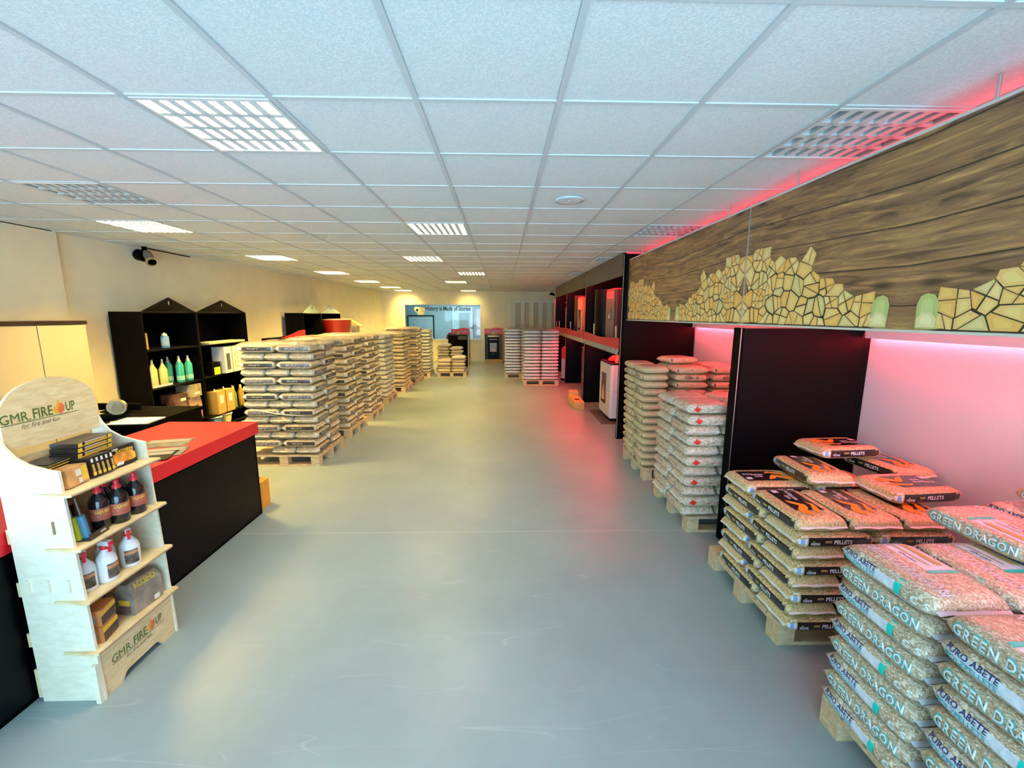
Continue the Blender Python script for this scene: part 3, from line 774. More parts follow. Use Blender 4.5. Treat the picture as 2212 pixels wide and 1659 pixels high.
# -- VOSTOK stack
VOS = pellet_mat('clear_pellet_bag', (.36, .23, .08), (.64, .46, .20), (.88, .74, .42), 150, .55, .35)
VB = M('vostok_black', (.013, .015, .015), .25, coat=.7, bump=.3, bscale=25)
VW = M('print_white', (.78, .80, .80), .5)
VG = M('print_gold', (.36, .27, .08), .5)
VO = M('print_orange', (.90, .33, .02), .5)
VS = M('barcode_white', (.80, .86, .92), .35, coat=.5)
VBL = M('barcode_blue', (.25, .45, .72), .5)
def mk_vos(top):
    def mk(i):
        b = Bag(.414, .286, .0790, seed=130+i, lump=.02)
        o = link('banded_pellet_bag', b.body(VOS, .010, SEAL))
        for sg in (-1, 1):
            m = MB(); put(m, grid2d(-.15, .185, -.024, .024, 10, 4), b.side(sg, .0015), VB); bd = m.build('black_band', o)
            m = MB(); put(m, fit2d(text2d('VOSTOK', .03, .03), w=.05, h=.014, cu=-.115, cv=-.008), b.side(sg, .003), VW); m.build('brand_lettering', bd)
            m = MB(); put(m, poly2d([(-.135, .004), (-.124, .010), (-.118, .004), (-.126, .001)]), b.side(sg, .003), VG); put(m, grid2d(-.065, -.03, -.002, .010, 2, 1), b.side(sg, .003), VG); m.build('gold_print', bd)
            m = MB(); put(m, fit2d(text2d('PELLETS', .03, .03), w=.095, h=.022, cu=.03, cv=.002), b.side(sg, .003), VW); m.build('product_lettering', bd)
            m = MB(); put(m, grid2d(-.198, -.158, -.028, .028, 2, 3), b.side(sg, .0015), VS); bp = m.build('barcode_patch', o)
            m = MB(); put(m, grid2d(-.188, -.168, -.014, .016, 2, 3), b.side(sg, .0026), VBL); m.build('barcode', bp)
        for sg in (-1, 1): m = MB(); put(m, poly2d([(-.008, 0), (0, .009), (.008, 0), (0, -.009)]), b.end(sg, .002), VW); m.build('white_mark', o)
        if top:
            m = MB(); put(m, grid2d(-.10, .165, -.085, .075, 12, 8), b.top(.002), VB); pt = m.build('top_print', o)
            m = MB(); put(m, fit2d(text2d('VOSTOK', .03, .03), w=.07, h=.02, cu=.115, cv=-.03), b.top(.0035), VW)
            put(m, fit2d(text2d('WOOD', .03, .03), w=.05, h=.02, cu=.06, cv=.01), b.top(.0035), VW); put(m, fit2d(text2d('PELLETS', .03, .03), w=.075, h=.02, cu=.06, cv=-.02), b.top(.0035), VW)
            put(m, grid2d(.12, .155, .02, .055, 2, 2), b.top(.0035), VS); m.build('top_lettering', pt)
            m = MB(); S = [(-.16, .02), (-.13, .06), (-.09, .055), (-.05, .02), (-.02, .05), (.02, .06), (-.005, .02), (-.04, -.02), (-.08, -.01), (-.11, .015), (-.13, 0)]
            put(m, poly2d(S), b.top(.004), VO); put(m, poly2d([(-.15, -.03), (-.10, -.02), (-.04, -.05), (0, -.04), (-.03, -.07), (-.09, -.06)]), b.top(.004), VO); m.build('flame_print', pt)
        return o
    return mk
protoV = variants(mk_vos(False), 3); protoVT = variants(mk_vos(True), 2)
xl, yn = 1.52, 1.98
place_pallet(1.545, 2.07, 'pine pallet under the VOSTOK pellet bags')
for k in range(8):
    z = .146+.0815*(k+.5); lab = lambda q: f'VOSTOK bag with black band, {ordn(k)} layer of its stack, {q}'; g = 'bags of the VOSTOK stack'
    top = k == 7; pr = protoVT if top else protoV
    if k % 2:      # three lengthways bags at the near side
        for i in range(3): place_bag(pr, xl+.144+.29*i, yn+.22, z, HP, lab(('front aisle corner', 'middle of the front', 'front wall end')[i]), g, .002)
        for i in range(2):
            if i and not top: continue
            place_bag(pr, xl+.218+.437*i, yn+.44+.145+.02, z, 0 if k % 4 == 1 else math.pi, lab(('rear aisle corner', 'rear wall end')[i]), g, .002)
    else:
        for i in range(2): place_bag(pr, xl+.218+.437*i, yn+.146, z, 0, lab(('front aisle corner', 'front wall end')[i]), g, .002)
        for i in range(3):
            if i and not top: continue
            place_bag(pr, xl+.144+.29*i, yn+.30+.22, z, HP, lab(('rear aisle corner', 'middle of the rear', 'rear wall end')[i]), g, .002)
zt = .146+.0815*8
for (px, py, dz, rz, lab) in ((1752, 1010, .06, HP-.10, 'VOSTOK pellet bag lying above its stack along the aisle edge, orange flame on top'),
                         (1955, 1048, .06, .05, 'VOSTOK pellet bag above its stack with its black band over the green bags'),
                         (1915, 1000, .055, HP+.1, 'VOSTOK pellet bag above its stack against the black partition'),
                         (1806, 962, .145, .02, 'topmost VOSTOK pellet bag crowning the pile')):
    p = at_z(px, py, zt+dz)
    place_bag(protoVT, p.x, p.y, zt+dz-.015, rz, lab, 'loose bags topping the VOSTOK stack', 0, .02)

# -- GREEN DRAGON stack, nearest the shop window
GRN = pellet_mat('dragon_bag', (.38, .27, .15), (.56, .43, .27), (.82, .74, .58), 140, .6, .35)
GT = M('dragon_white', (.82, .90, .90), .45); GO = M('dragon_teal', (.16, .46, .42), .5); TEAL = M('teal_stripe', (.0, .62, .52), .4)
LAB = M('silver_label', (.72, .78, .84), .25, coat=.6, noise=.12, nscale=30, bump=.4, bscale=40); NAVY = M('navy_ink', (.03, .04, .14), .5); TINK = M('teal_ink', (.05, .42, .48), .5)
GOLD = M('label_gold', (.52, .36, .10), .45); LILAC = M('print_lilac', (.70, .62, .68), .5)
SEAM = M('seam_white', (.72, .76, .82), .3, coat=.5)
def mk_grn(top):
    def mk(i):
        b = Bag(.384, .290, .0815, seed=170+i, lump=.02, q=2.8, n=8.0, p=7)
        o = link('lettered_pellet_bag', b.body(GRN, .016, SEAM))
        t = fit2d(text2d('GREEN DRAGON', .05, .018, spacing=1.12), w=.318, h=.034, cv=.004)
        tb = fit2d(text2d('GREEN DRAGON', .05, .055, spacing=1.12), w=.330, h=.045, cv=.004)
        m = MB(); put(m, tb, b.side(1, .0018), GO); put(m, t, b.side(1, .0034), GT); m.build('brand_lettering', o)
        m = MB(); put(m, grid2d(-.20, .20, -.040, -.036, 10, 1), b.side(1, .002), SEAM); put(m, grid2d(-.20, .20, -.040, -.036, 10, 1), b.side(-1, .002), SEAM); m.build('side_seam', o)
        m = MB(); put(m, grid2d(-.185, .06, -.033, .034, 8, 4), b.side(-1, .0016), LAB); lb = m.build('silver_label', o)
        m = MB(); put(m, fit2d(text2d('PURO ABETE', .05, .02), w=.15, h=.021, cu=-.095, cv=.016), b.side(-1, .003), NAVY); m.build('label_lettering', lb)
        m = MB(); put(m, fit2d(text2d('HOLZPELLETS', .05, .02), w=.15, h=.018, cu=-.095, cv=-.008), b.side(-1, .003), TINK); m.build('label_subtitle', lb)
        m = MB(); put(m, grid2d(.058, .082, -.034, .034, 2, 4), b.side(-1, .0024), TEAL); m.build('teal_stripe', o)
        m = MB(); put(m, fit2d(text2d('C  S', .05, .03), w=.06, h=.026, cu=.15, cv=.0), b.side(-1, .002), GT); put(m, grid2d(.06, .17, -.03, -.022, 4, 1), b.side(-1, .002), VW); m.build('code_print', o)
        if top:
            m = MB(); put(m, fit2d(text2d('GREEN DRAGON', .05, .02, spacing=1.05), w=.33, h=.05, cu=0, cv=-.06), b.top(.002), LILAC); m.build('top_lettering', o)
            m = MB(); put(m, grid2d(-.17, .03, .0, .11, 8, 4), b.top(.0015), LAB); tl = m.build('top_label', o)
            m = MB(); put(m, grid2d(-.15, .0, .07, .095, 4, 1), b.top(.003), GOLD); put(m, grid2d(-.15, .0, .035, .041, 4, 1), b.top(.003), GOLD); put(m, grid2d(-.15, .0, .05, .056, 4, 1), b.top(.003), VW); m.build('gold_print', tl)
            m = MB(); put(m, fit2d(text2d('EN plus', .05, .01), w=.07, h=.02, cu=-.06, cv=.015), b.top(.003), NAVY); m.build('grade_lettering', tl)
            m = MB(); put(m, [(.028, .0), (.05, .0), (.05, .11), (.028, .11)] and grid2d(.03, .048, -.005, .112, 1, 4), b.top(.0025), TEAL); m.build('teal_curve', o)
        return o
    return mk
protoG = variants(mk_grn(False), 3); protoGT = variants(mk_grn(True), 2)
xl, yn = 1.42, .79
place_pallet(1.46, .83, 'pine pallet under the GREEN DRAGON pellet bags', 1.14, .80)
for k in range(9):
    z = .146+.0845*(k+.5); lab = lambda q: f'GREEN DRAGON bag, {ordn(k)} layer of its stack, {q}'; g = 'bags of the GREEN DRAGON stack'
    top = k >= 8
    for j in range(2):
        face_text = (k % 2 == 1) if j == 1 else (k % 2 == 0)
        for i in range(4):
            if i and j and k < 7: continue
            place_bag(protoGT if top else protoG, xl+.15+.295*i, yn+.21+.42*j, z, HP if face_text else -HP, lab(('aisle column', 'second column', 'third column', 'wall column')[i]+(' towards the window', ' beside the VOSTOK bags')[j]), g, .002)
zt = .146+.0845*9
for (x, y, dz, rz, lab) in ((2.08, 1.58, .046, HP+.03, 'GREEN DRAGON pellet bag lying on top of its stack, brand side to the aisle'),
                       (2.40, 1.62, .046, -HP+.02, 'pellet bag with a PURO ABETE label lying on top behind the brand-side bag'),
                       (2.46, 1.56, .142, HP-.02, 'highest GREEN DRAGON pellet bag against the pink-lit wall'),
                       (2.10, 1.12, .046, HP, 'GREEN DRAGON pellet bag on top of its stack on the window side')):
    place_bag(protoGT, x, y, zt+dz, rz, lab, 'loose bags topping the GREEN DRAGON stack', 0, .015)
for pr in (protoB, protoP, protoN, protoS, protoT, protoX, protoC, protoV, protoVT, protoG, protoGT): drop(pr)
# ------------------------------------------------------------------ left side: counter, stand, shelves
def wb(mb, name, parent):
    """build in world coordinates under a thing whose base is an unrotated Empty"""
    o = mb.build(name, parent)
    if parent.type == 'EMPTY': o.location = -Vector(parent.location)
    return o
def thing(name, loc, label, cat, group=None):
    o = empty(name, loc); tag(o, label, cat, group); return o

# counter
c = thing('sales_counter', (-2.62, 2.2, 0), 'black shop counter with a thick red top behind the wooden display stand', 'counter')
wb(MB().box(-2.98, -2.24, .7, 3.74, .0, .765, BLACK), 'body', c)
wb(MB().box(-2.237, -2.230, .72, 3.70, .03, .755, BLACKS), 'front_panel', c)
wb(MB().rbox(-3.02, -2.222, .66, 3.78, .766, .868, RED, .012, 2), 'counter_top', c)
wb(MB().box(-2.96, -2.26, 3.742, 3.752, .52, .765, RED), 'end_trim', c)
# flyers on the counter
FLY = M('flyer_print', (.34, .29, .19), .35, noise=.5, nscale=12, coat=.4)
for k, (px, py, a, lab) in enumerate(((360, 957, .25, 'grey-green leaflet lying on the red counter top'), (345, 978, .35, 'olive leaflet nearest the stand on the red counter top'), (318, 988, .3, 'dark leaflet half hidden by the stand on the red counter top'))):
    p = at_z(px, py, .871)
    o = thing('leaflet', (p.x, p.y, .869), lab, 'leaflet'); o.rotation_euler = (0, 0, a)
    MB().box(-.15, .15, -.105, .105, .003*k, .0025+.003*k, FLY if k < 2 else DARK).build('sheet', o)
    MB().box(-.13, .13, .02, .09, .0026+.003*k, .0029+.003*k, M('flyer_pale', (.52, .46, .34), .4)).build('printed_panel', o)
o = thing('canister', (-2.40, 3.86, 0), 'orange plastic canister standing at the far end of the counter', 'canister')
ORG = M('orange_plastic', (.80, .33, .03), .45)
MB().rbox(-.09, .12, -.05, .12, 0, .26, ORG, .03).build('body', o)
MB().cyl((-.04, .03, .26), (-.04, .03, .30), .025, .022, BLACK).build('cap', o)
MB().cyl((0, .03, .285), (.08, .03, .285), .012, .012, ORG, 8).build('handle', o)

# white cabinet at the left wall
o = thing('storage_cabinet', (-4.7, 4.1, 0), 'cream two-door cabinet with a black top board at the left wall', 'cabinet')
CRM = M('cabinet_cream', (.44, .39, .27), .5)
wb(MB().box(-4.89, -4.51, 3.3, 4.69, 0, 1.72, CRM), 'body', o)
wb(MB().box(-4.895, -4.485, 3.28, 4.70, 1.722, 1.758, M('top_board', (.012, .006, .006), .4)), 'top_board', o)
for y0, y1 in ((3.32, 3.71), (3.72, 4.195), (4.205, 4.68)):
    d = wb(MB().box(-4.508, -4.49, y0, y1, .05, 1.715, CRM), 'door', o)
    MB().box(-4.489, -4.475, y1-.05, y1-.035, .85, .98, ALU).build('handle', d)

# black desk behind the counter
o = thing('back_desk', (-4.0, 4.4, 0), 'black desk between the counter and the gabled shelf', 'desk')
wb(MB().prism_z([(-4.42, 4.58), (-4.05, 4.58), (-4.05, 4.22), (-3.6, 4.22), (-3.6, 5.05), (-4.42, 5.05)], .70, .74, BLACK), 'desk_top', o)
wb(MB().box(-4.42, -4.38, 4.60, 5.03, 0, .70, BLACK), 'end_panel', o); wb(MB().box(-3.66, -3.62, 4.24, 5.03, 0, .70, BLACK), 'end_panel', o)
wb(MB().box(-4.38, -3.66, 4.97, 5.01, .1, .70, BLACK), 'rear_panel', o)
a = at_y(216, 873, 4.72); b_ = at_y(272, 880, 4.72)
o = thing('screen_box', ((a.x+b_.x)/2, 4.75, .742), 'black computer screen seen from behind on the desk', 'monitor')
MB().rbox(-.22, .27, -.02, .03, .02, a.z-.742, BLACK, .01, 2).build('casing', o)
MB().cyl((0, .0, .01), (0, 0, .1), .03, .03, BLACK).build('neck', o); MB().rbox(-.12, .12, -.08, .08, 0, .015, BLACK, .02).build('foot', o)
p = at_y(257, 884, 4.62)
o = thing('desk_clock', (p.x, 4.62, .764), 'small round silver clock standing before the black screen', 'clock')
MB().cyl((0, -.01, .07), (.02, -.05, .06), .085, .085, M('silver_case', (.55, .5, .4), .25, metal=.8), 20).build('case', o)
MB().cyl((.021, -.052, .0595), (.022, -.055, .059), .062, .06, M('clock_dial', (.34, .29, .18), .4), 20).build('dial', o)
MB().box(-.09, .05, -.01, .06, -.02, .02, BLACK).build('stand', o)
p = at_z(292, 910, .745)
o = thing('paper_pad', (p.x, p.y, .742), 'white paper pad lying on the black desk', 'paper'); o.rotation_euler = (0, 0, .1)
MB().box(-.17, .2, -.14, .14, 0, .012, M('paper_white', (.86, .82, .70), .6)).build('sheets', o)
MB().box(-.2, .24, -.17, -.145, 0, .006, BLACK).build('clip_board', o)
p = at_z(258, 913, .745)
o = thing('desk_pen', (p.x, p.y, .742), 'pale pen beside the paper pad on the desk', 'pen')
MB().cyl((-.09, 0, .008), (.08, .02, .008), .007, .007, M('pen_pale', (.5, .47, .35), .3, metal=.4), 8).build('barrel', o)
MB().cyl((.08, .02, .008), (.1, .022, .008), .007, .002, BLACK, 8).build('tip', o)

# gabled black shelves on the left wall
def gable(cy, hw, z0, zp, x, mat, hole=.035):
    """triangular board with a round hole, facing +x"""
    mb = MB(); n = 12; hz = z0+(zp-z0)*.62
    hp = [(cy+hole*.75*math.cos(2*math.pi*i/n+HP), hz+hole*math.sin(2*math.pi*i/n+HP)) for i in range(n)]
    Lf = [(cy, zp), (cy-hw, z0), (cy, z0)]+[hp[i % n] for i in range(n//2, -1, -1)]
    Rt = [(cy, z0), (cy+hw, z0), (cy, zp)]+[hp[(n-i) % n] for i in range(0, n//2+1)]
    Lf = [(cy, zp), (cy-hw, z0), (cy, z0)]+[hp[i] for i in range(n//2, -1, -1)]
    Rt = [(cy, zp)]+[hp[(n-i) % n] for i in range(0, n//2+1)]+[(cy, z0), (cy+hw, z0)]
    for P in (Lf, Rt):
        m = len(P); v = [(x, y, z) for y, z in P]+[(x-.018, y, z) for y, z in P]
        mb.add(v, [tuple(range(m)), tuple(range(2*m-1, m-1, -1))]+[(i, m+i, m+(i+1) % m, (i+1) % m) for i in range(m)], mat)
    return mb
def gable_unit(y0, y1, xb, xf, levels, label, gmat, zs=1.86, zp=2.05, side=True):
    o = thing('gable_shelf', ((xb+xf)/2, (y0+y1)/2, 0), label, 'shelf')
    if side: wb(MB().box(xb, xf, y0, y0+.02, 0, zs, BLACK), 'side_panel', o)
    else: wb(MB().box(xb, xf, y0+.001, y0+.02, 0, zs, BLACK), 'side_panel', o)
    wb(MB().box(xb, xf, y1-.02, y1, 0, zs, BLACK), 'side_panel', o)
    wb(MB().box(xb, xb+.012, y0+.02, y1-.02, 0, zs, BLACK), 'back_panel', o)
    wb(MB().box(xb, xf, y0+.02, y1-.02, zs-.02, zs-.001, BLACK), 'top_board', o)
    for z in levels: wb(MB().box(xb+.012, xf-.01, y0+.02, y1-.02, z-.02, z, DARK), 'shelf_board', o)
    wb(gable((y0+y1)/2, (y1-y0)/2-.01, zs, zp, xf, gmat), 'gable_board', o)
    return o
gable_unit(5.42, 6.38, -4.9, -4.5, (.29, .87, 1.375), 'black gabled shelf with green and teal bottles on the left wall', BLACK)
gable_unit(6.385, 7.59, -4.9, -4.5, (.06, .26, .885, 1.37), 'black gabled shelf with white boxes and cartons on the left wall', BLACK)
GBL = M('gable_blue', (.22, .30, .30), .5)
gable_unit(9.45, 10.37, -4.76, -4.36, (.4, .9, 1.34), 'black shelf with a grey-blue gable, farther along the left wall', GBL, 1.86, 2.06)
gable_unit(10.375, 11.60, -4.72, -4.36, (.4, .9, 1.34), 'black shelf with a pale blue gable holding the red basket', M('gable_pale', (.34, .50, .56), .5), 1.86, 2.06)
# red wavy ledge of the far gabled shelf and red basket
o = thing('ledge_board', (-4.34, 8.9, 0), 'curved red ledge board showing over the wrapped stacks at the left wall', 'board')
wb(MB().prism([(8.45, 1.36), (9.44, 1.36), (9.44, 1.50), (9.2, 1.49), (8.9, 1.43), (8.6, 1.385)], 'x', -4.36, -4.34, RED), 'face', o)
wb(MB().box(-4.75, -4.36, 8.45, 9.44, 0, 1.36, BLACK), 'plinth', o)
o = thing('red_basket', (-4.3, 11.1, 1.34), 'glossy red basket on the far gabled shelf', 'basket')
rb = M('basket_red', (.36, .012, .012), .3, coat=.5)
wb(MB().lathe([(.30, .0), (.34, .04), (.38, .34), (.39, .36)], (-4.28, 11.05, 1.345), rb, 20), 'tub', o)
wb(MB().lathe([(.385, .345), (.40, .36), (.40, .375), (.38, .375)], (-4.28, 11.05, 1.345), M('basket_rim', (.7, .5, .38), .4), 20), 'rim', o)
o = thing('toy_house_box', (-4.05, 11.95, 1.30), 'small white box with an orange pitched lid next to the red basket', 'box')
wb(MB().box(-4.2, -3.95, 11.75, 12.05, 0, 1.30, BLACK), 'pedestal', o)
wb(MB().box(-4.16, -4.0, 11.8, 12.0, 1.30, 1.52, M('box_white', (.8, .76, .66), .5)), 'body', o)
wb(MB().add([(-4.18, 11.76, 1.66), (-3.92, 11.76, 1.50), (-3.92, 12.06, 1.50), (-4.18, 12.06, 1.66), (-4.18, 11.76, 1.68), (-3.92, 11.76, 1.52), (-3.92, 12.06, 1.52), (-4.18, 12.06, 1.68)],
            [(0, 3, 2, 1), (4, 5, 6, 7), (0, 1, 5, 4), (1, 2, 6, 5), (2, 3, 7, 6), (3, 0, 4, 7)], M('lid_orange', (.85, .22, .03), .5)), 'lid', o)

# goods on the gabled shelves
def bottle(name, loc, label, cat, prof, mat, capprof, capmat, lab=None, labmat=None, group=None, n=14):
    o = thing(name, loc, label, cat, group)
    MB().lathe(prof, (0, 0, 0), mat, n).build('bottle_body', o)
    MB().lathe(capprof, (0, 0, 0), capmat, 10).build('cap', o)
    if lab:
        r, z0, z1 = lab; MB().lathe([(r, z0), (r, z1)], (0, 0, 0), labmat, n).build('paper_label', o)
    return o
def carton(name, loc, dims, label, mat, group=None, rz=0, face=None, facemat=None, cat='box'):
    o = thing(name, loc, label, cat, group); o.rotation_euler = (0, 0, rz); w, d, h = dims      # w along y (seen width), d along x
    MB().box(-d/2, d/2, -w/2, w/2, 0, h, mat).build('body', o)
    if face: MB().box(d/2, d/2+.002, -w/2+face[0]*w, -w/2+face[1]*w, face[2]*h, face[3]*h, facemat).build('printed_panel', o)
    return o
tan = M('tan_card', (.42, .32, .14), .6); wht = M('white_card', (.78, .76, .70), .5)
carton('slim_box', (-4.62, 5.55, 1.376), (.06, .06, .21), 'slim tan box on the top shelf beside the blue spray can', tan, face=(.1, .9, .02, .22), facemat=M('gold_foil', (.6, .36, .08), .3))
bottle('spray_can', (-4.6, 5.87, 1.376), 'blue spray can with a white and red cap on the top shelf', 'spray can', [(.045, 0), (.047, .005), (.047, .15), (.03, .165)], M('can_blue', (.08, .22, .50), .35), [(.032, .165), (.03, .19), (.012, .192), (.011, .205)], wht, (.0475, .03, .13), M('can_print', (.25, .42, .62), .4))
yel = M('green_yellow_fluid', (.52, .58, .22), .3, coat=.4); teal = M('teal_fluid', (.05, .42, .34), .25, coat=.5); clearcap = M('cap_pale', (.62, .66, .52), .4)
for k, (y, x) in enumerate(((5.60, -4.60), (5.68, -4.66), (5.77, -4.60))):
    bottle('cleaner_bottle', (x, y, .872), ['yellow-green bottle at the aisle end of the carton on the shelf', 'yellow-green bottle at the back of the carton on the shelf', 'yellow-green bottle beside the teal ones on the shelf'][k], 'bottle',
           [(.045, 0), (.048, .01), (.048, .22), (.02, .28), (.018, .30)], yel, [(.012, .30), (.010, .36)], clearcap, group='yellow-green bottles on the gabled shelf')
o = thing('open_carton', (-4.55, 5.69, .8705), 'cut-open white carton round the yellow-green bottles', 'box')
MB().box(-.12, .005, -.17, .15, 0, .004, wht).build('base', o); MB().box(-.12, .005, -.172, -.168, .004, .26, wht).build('flap', o); MB().box(.003, .007, -.16, .15, .004, .03, wht).build('lip', o)
for k, (y, x) in enumerate(((6.02, -4.72), (6.07, -4.60), (6.17, -4.68), (6.24, -4.60))):
    bottle('teal_bottle', (x, y, .872), ['slender teal bottle half in shadow on the shelf', 'teal bottle with a pale shoulder, second from the shadow one', 'teal bottle set back between two others', 'teal bottle with a cream cap next to the shelf divider'][k], 'bottle',
           [(.046, 0), (.048, .008), (.048, .24), (.022, .30), (.02, .31)], teal, [(.03, .28), (.018, .315), (.012, .33), (.012, .365)], M('cap_cream', (.70, .68, .50), .4), (.0485, .03, .09), M('label_mint', (.30, .66, .52), .4), 'teal bottles on the gabled shelf')
carton('flat_carton', (-4.6, 7.0, 1.371), (.9, .25, .03), 'long flat pale carton lying on the upper shelf', M('carton_pale', (.46, .42, .30), .6))
for k in range(3):
    carton('white_carton', (-4.58, 6.99+.19*k+(.0 if k else -.02), .886), (.18, .2, .42), ['white carton with a dark bottle print, next to the lime box', 'white carton between two others on the shelf', 'white carton at the stack side of the shelf'][k], wht, 'white cartons on the gabled shelf', face=(.2, .8, .12, .8) if k else (.25, .75, .12, .75), facemat=M('carton_print', (.55, .50, .42), .5, noise=.3, nscale=20) if k else M('carton_dark', (.06, .07, .08), .4))
carton('lime_box', (-4.58, 6.70, .886), (.2, .14, .20), 'black and lime-green box leaning on the white cartons', BLACK, face=(.25, .95, .02, .6), facemat=M('lime', (.44, .66, .02), .5))
kraft = M('kraft_card', (.52, .33, .09), .6)
for k, y in enumerate((6.70, 6.92)):
    o = carton('kraft_carton', (-4.58, y, .262), (.19, .2, .36), ['kraft carton with white labels next to the divider', 'kraft carton with white labels next to the green bottles'][k], kraft, 'kraft cartons on the gabled shelf', face=(.3, .75, .45, .82), facemat=wht)
    MB().cyl((.02, -.03, .36), (.02, -.03, .40), .012, .01, wht, 8).build('spout', o)
for k, (y, x) in enumerate(((7.16, -4.58), (7.27, -4.66), (7.36, -4.58))):
    bottle('green_bottle', (x, y, .262), ['green bottle with an oval emblem on the low shelf', 'amber bottle with a gold cap, set back on the low shelf', 'amber bottle with a gold cap beside the wrapped stack'][k], 'bottle',
           [(.045, 0), (.046, .24), (.02, .30)], M('bottle_green', (.20, .30, .10), .3) if k == 0 else M('bottle_amber', (.36, .22, .03), .3), [(.02, .30), (.018, .36)], M('cap_gold', (.7, .6, .3), .4), group='bottles on the low shelf')
for k, (y, x, h, lab) in enumerate(((5.66, -4.56, .25, 'pink and white goods bag, lowest of the heap on the gabled shelf'), (5.93, -4.60, .30, 'pink and white goods bag in the middle of the heap'), (6.215, -4.60, .34, 'pink and white goods bag beside the shelf divider'))):
    o = thing('goods_bag', (x, y, .292), lab, 'bag', 'pink goods bags on the gabled shelf')
    MB().prism([(-.12, 0), (.12, 0), (.13, h*.6), (.11, h*.93), (.08, h), (-.08, h), (-.11, h*.93), (-.13, h*.6)], 'x', -.06, .06, M('bag_pinkwhite', (.60, .38, .28), .4, coat=.3, noise=.25, nscale=10)).build('bag_body', o)
    MB().prism([(-.05, h*.4), (.06, h*.42), (.05, h*.62), (-.04, h*.6)], 'x', .06, .062, M('bag_dark', (.03, .01, .015), .5)).build('flame_emblem', o)
    MB().prism([(-.11, 0), (-.02, 0), (-.05, h*.3)], 'x', .06, .062, MATS['bag_dark']).build('stroke_print', o)
    MB().prism([(.02, 0), (.11, 0), (.08, h*.34)], 'x', .06, .062, MATS['bag_dark']).build('stroke_print', o)
for k, (y, lab) in enumerate(((5.93, 'dark patterned goods bag lying on the pink bags'), (6.215, 'grey and tan goods bag lying on the pink bags by the divider'))):
    z0 = .292+(.30 if k == 0 else .34)
    o = thing('flat_goods_bag', (-4.62, y, z0+.002), lab, 'bag')
    MB().rbox(-.12, .12, -.12, .12, 0, .13+.05*k, M('bag_darkpattern', (.10, .05, .035), .5, noise=.8, nscale=12) if k == 0 else M('bag_greytan', (.36, .30, .18), .5, noise=.4, nscale=9), .04).build('bag_body', o)
    MB().box(.121, .123, -.05, .05, .03, .07, wht).build('paper_label', o)
for k, (y, m_, lab) in enumerate(((6.63, M('bucket_blue', (.06, .16, .36), .4), 'blue plastic bucket on the bottom shelf'), (6.88, M('bucket_cream', (.50, .48, .28), .4), 'cream bucket on the bottom shelf beside the blue one'))):
    o = thing('bucket', (-4.58, y, .062), lab, 'bucket')
    MB().lathe([(.075, 0), (.105, .15), (.10, .15), (.072, .01)], (0, 0, 0), m_, 18).build('pail', o)
    MB().lathe([(.10, .145), (.112, .15), (.112, .165), (.10, .165)], (0, 0, 0), wht, 18).build('rim', o)

# ------------------------------------------------------------------ wooden display stand
PLY = wood_mat('birch_ply', (.70, .51, .25), (.84, .67, .40), 4, (3, 3, 14), .55, .05)
PLYW = wood_mat('pale_ply', (.76, .68, .50), (.86, .79, .62), 5, (3, 3, 8), .55, .05)
EDGE = M('ply_edge', (.36, .20, .11), .6)
SB = (-2.05, 2.02, 0)
st = thing('display_stand', SB, 'tall plywood display stand with an arched GMR FIRE UP header in front of the counter', 'display stand')
prof = [(-2.195, 0), (-1.905, 0), (-1.915, .45), (-1.938, 1.15), (-1.985, 1.16), (-2.06, 1.182), (-2.115, 1.215), (-2.15, 1.262), (-2.168, 1.305), (-2.205, 1.305)]
for y in (1.795, 2.243):
    wb(MB().prism(prof, 'y', y, y+.012, PLYW), 'side_panel', st)
wb(MB().box(-2.19, -2.182, 1.808, 2.242, .02, 1.19, PLY), 'back_panel', st)
arc = [(1.807, 1.235), (2.243, 1.235), (2.243, 1.36)]+[(2.025+.218*math.cos(math.radians(t))*(1 if abs(t-90) < 85 else 1), 1.36+.175*math.sin(math.radians(t))**.8) for t in range(8, 173, 8)]+[(1.807, 1.36)]
hd = wb(MB().prism(arc, 'x', -2.170, -2.158, PLY), 'header_board', st)
def logo(parent, x, cy, cz, w, off):
    g1 = M('logo_green', (.10, .15, .02), .5); g2 = M('logo_olive', (.20, .17, .08), .5)
    fn = on_xplus(x, cy, cz); s = w/.37
    m = MB()
    put(m, fit2d(text2d('GMR.', .06, .0), w=.125*s, h=.044*s, cu=-.122*s), fn, g1)
    put(m, fit2d(text2d('FIRE', .06, .012), w=.088*s, h=.048*s, cu=-.005*s, cv=.003*s), fn, g1)
    put(m, fit2d(text2d('UP', .06, .012), w=.045*s, h=.048*s, cu=.125*s, cv=.006*s), fn, g1)
    m.build('brand_lettering', parent)
    m = MB(); put(m, grid2d(-.185*s, .165*s, -.0285*s, -.0255*s, 4, 1), fn, g1); m.build('underline', parent)
    m = MB(); put(m, fit2d(text2d('for fire and fun', .04, .0, shear=.35), w=.17*s, h=.022*s, cu=-.02*s, cv=-.045*s), fn, g2); m.build('tagline', parent)
    m = MB(); put(m, ([(.072*s+.07*s*a, -.022*s+.075*s*b) for a, b in FLAME_A], [tuple(range(len(FLAME_A)))]), fn, M('flame_yellow', (.85, .42, .03), .5)); m.build('flame_left', parent)
    m = MB(); put(m, ([(.072*s+.07*s*a, -.022*s+.075*s*b) for a, b in FLAME_B], [tuple(range(len(FLAME_B)))]), fn, M('flame_red', (.80, .16, .06), .5)); m.build('flame_right', parent)
logo(hd, -2.1565, 1.985, 1.375, .36, 0)
SZ = (1.045, .785, .525, .262)
shp = [(-2.181, 1.808), (-1.90, 1.772), (-1.885, 1.78), (-1.885, 2.27), (-1.90, 2.278), (-2.05, 2.262), (-2.181, 2.242)]
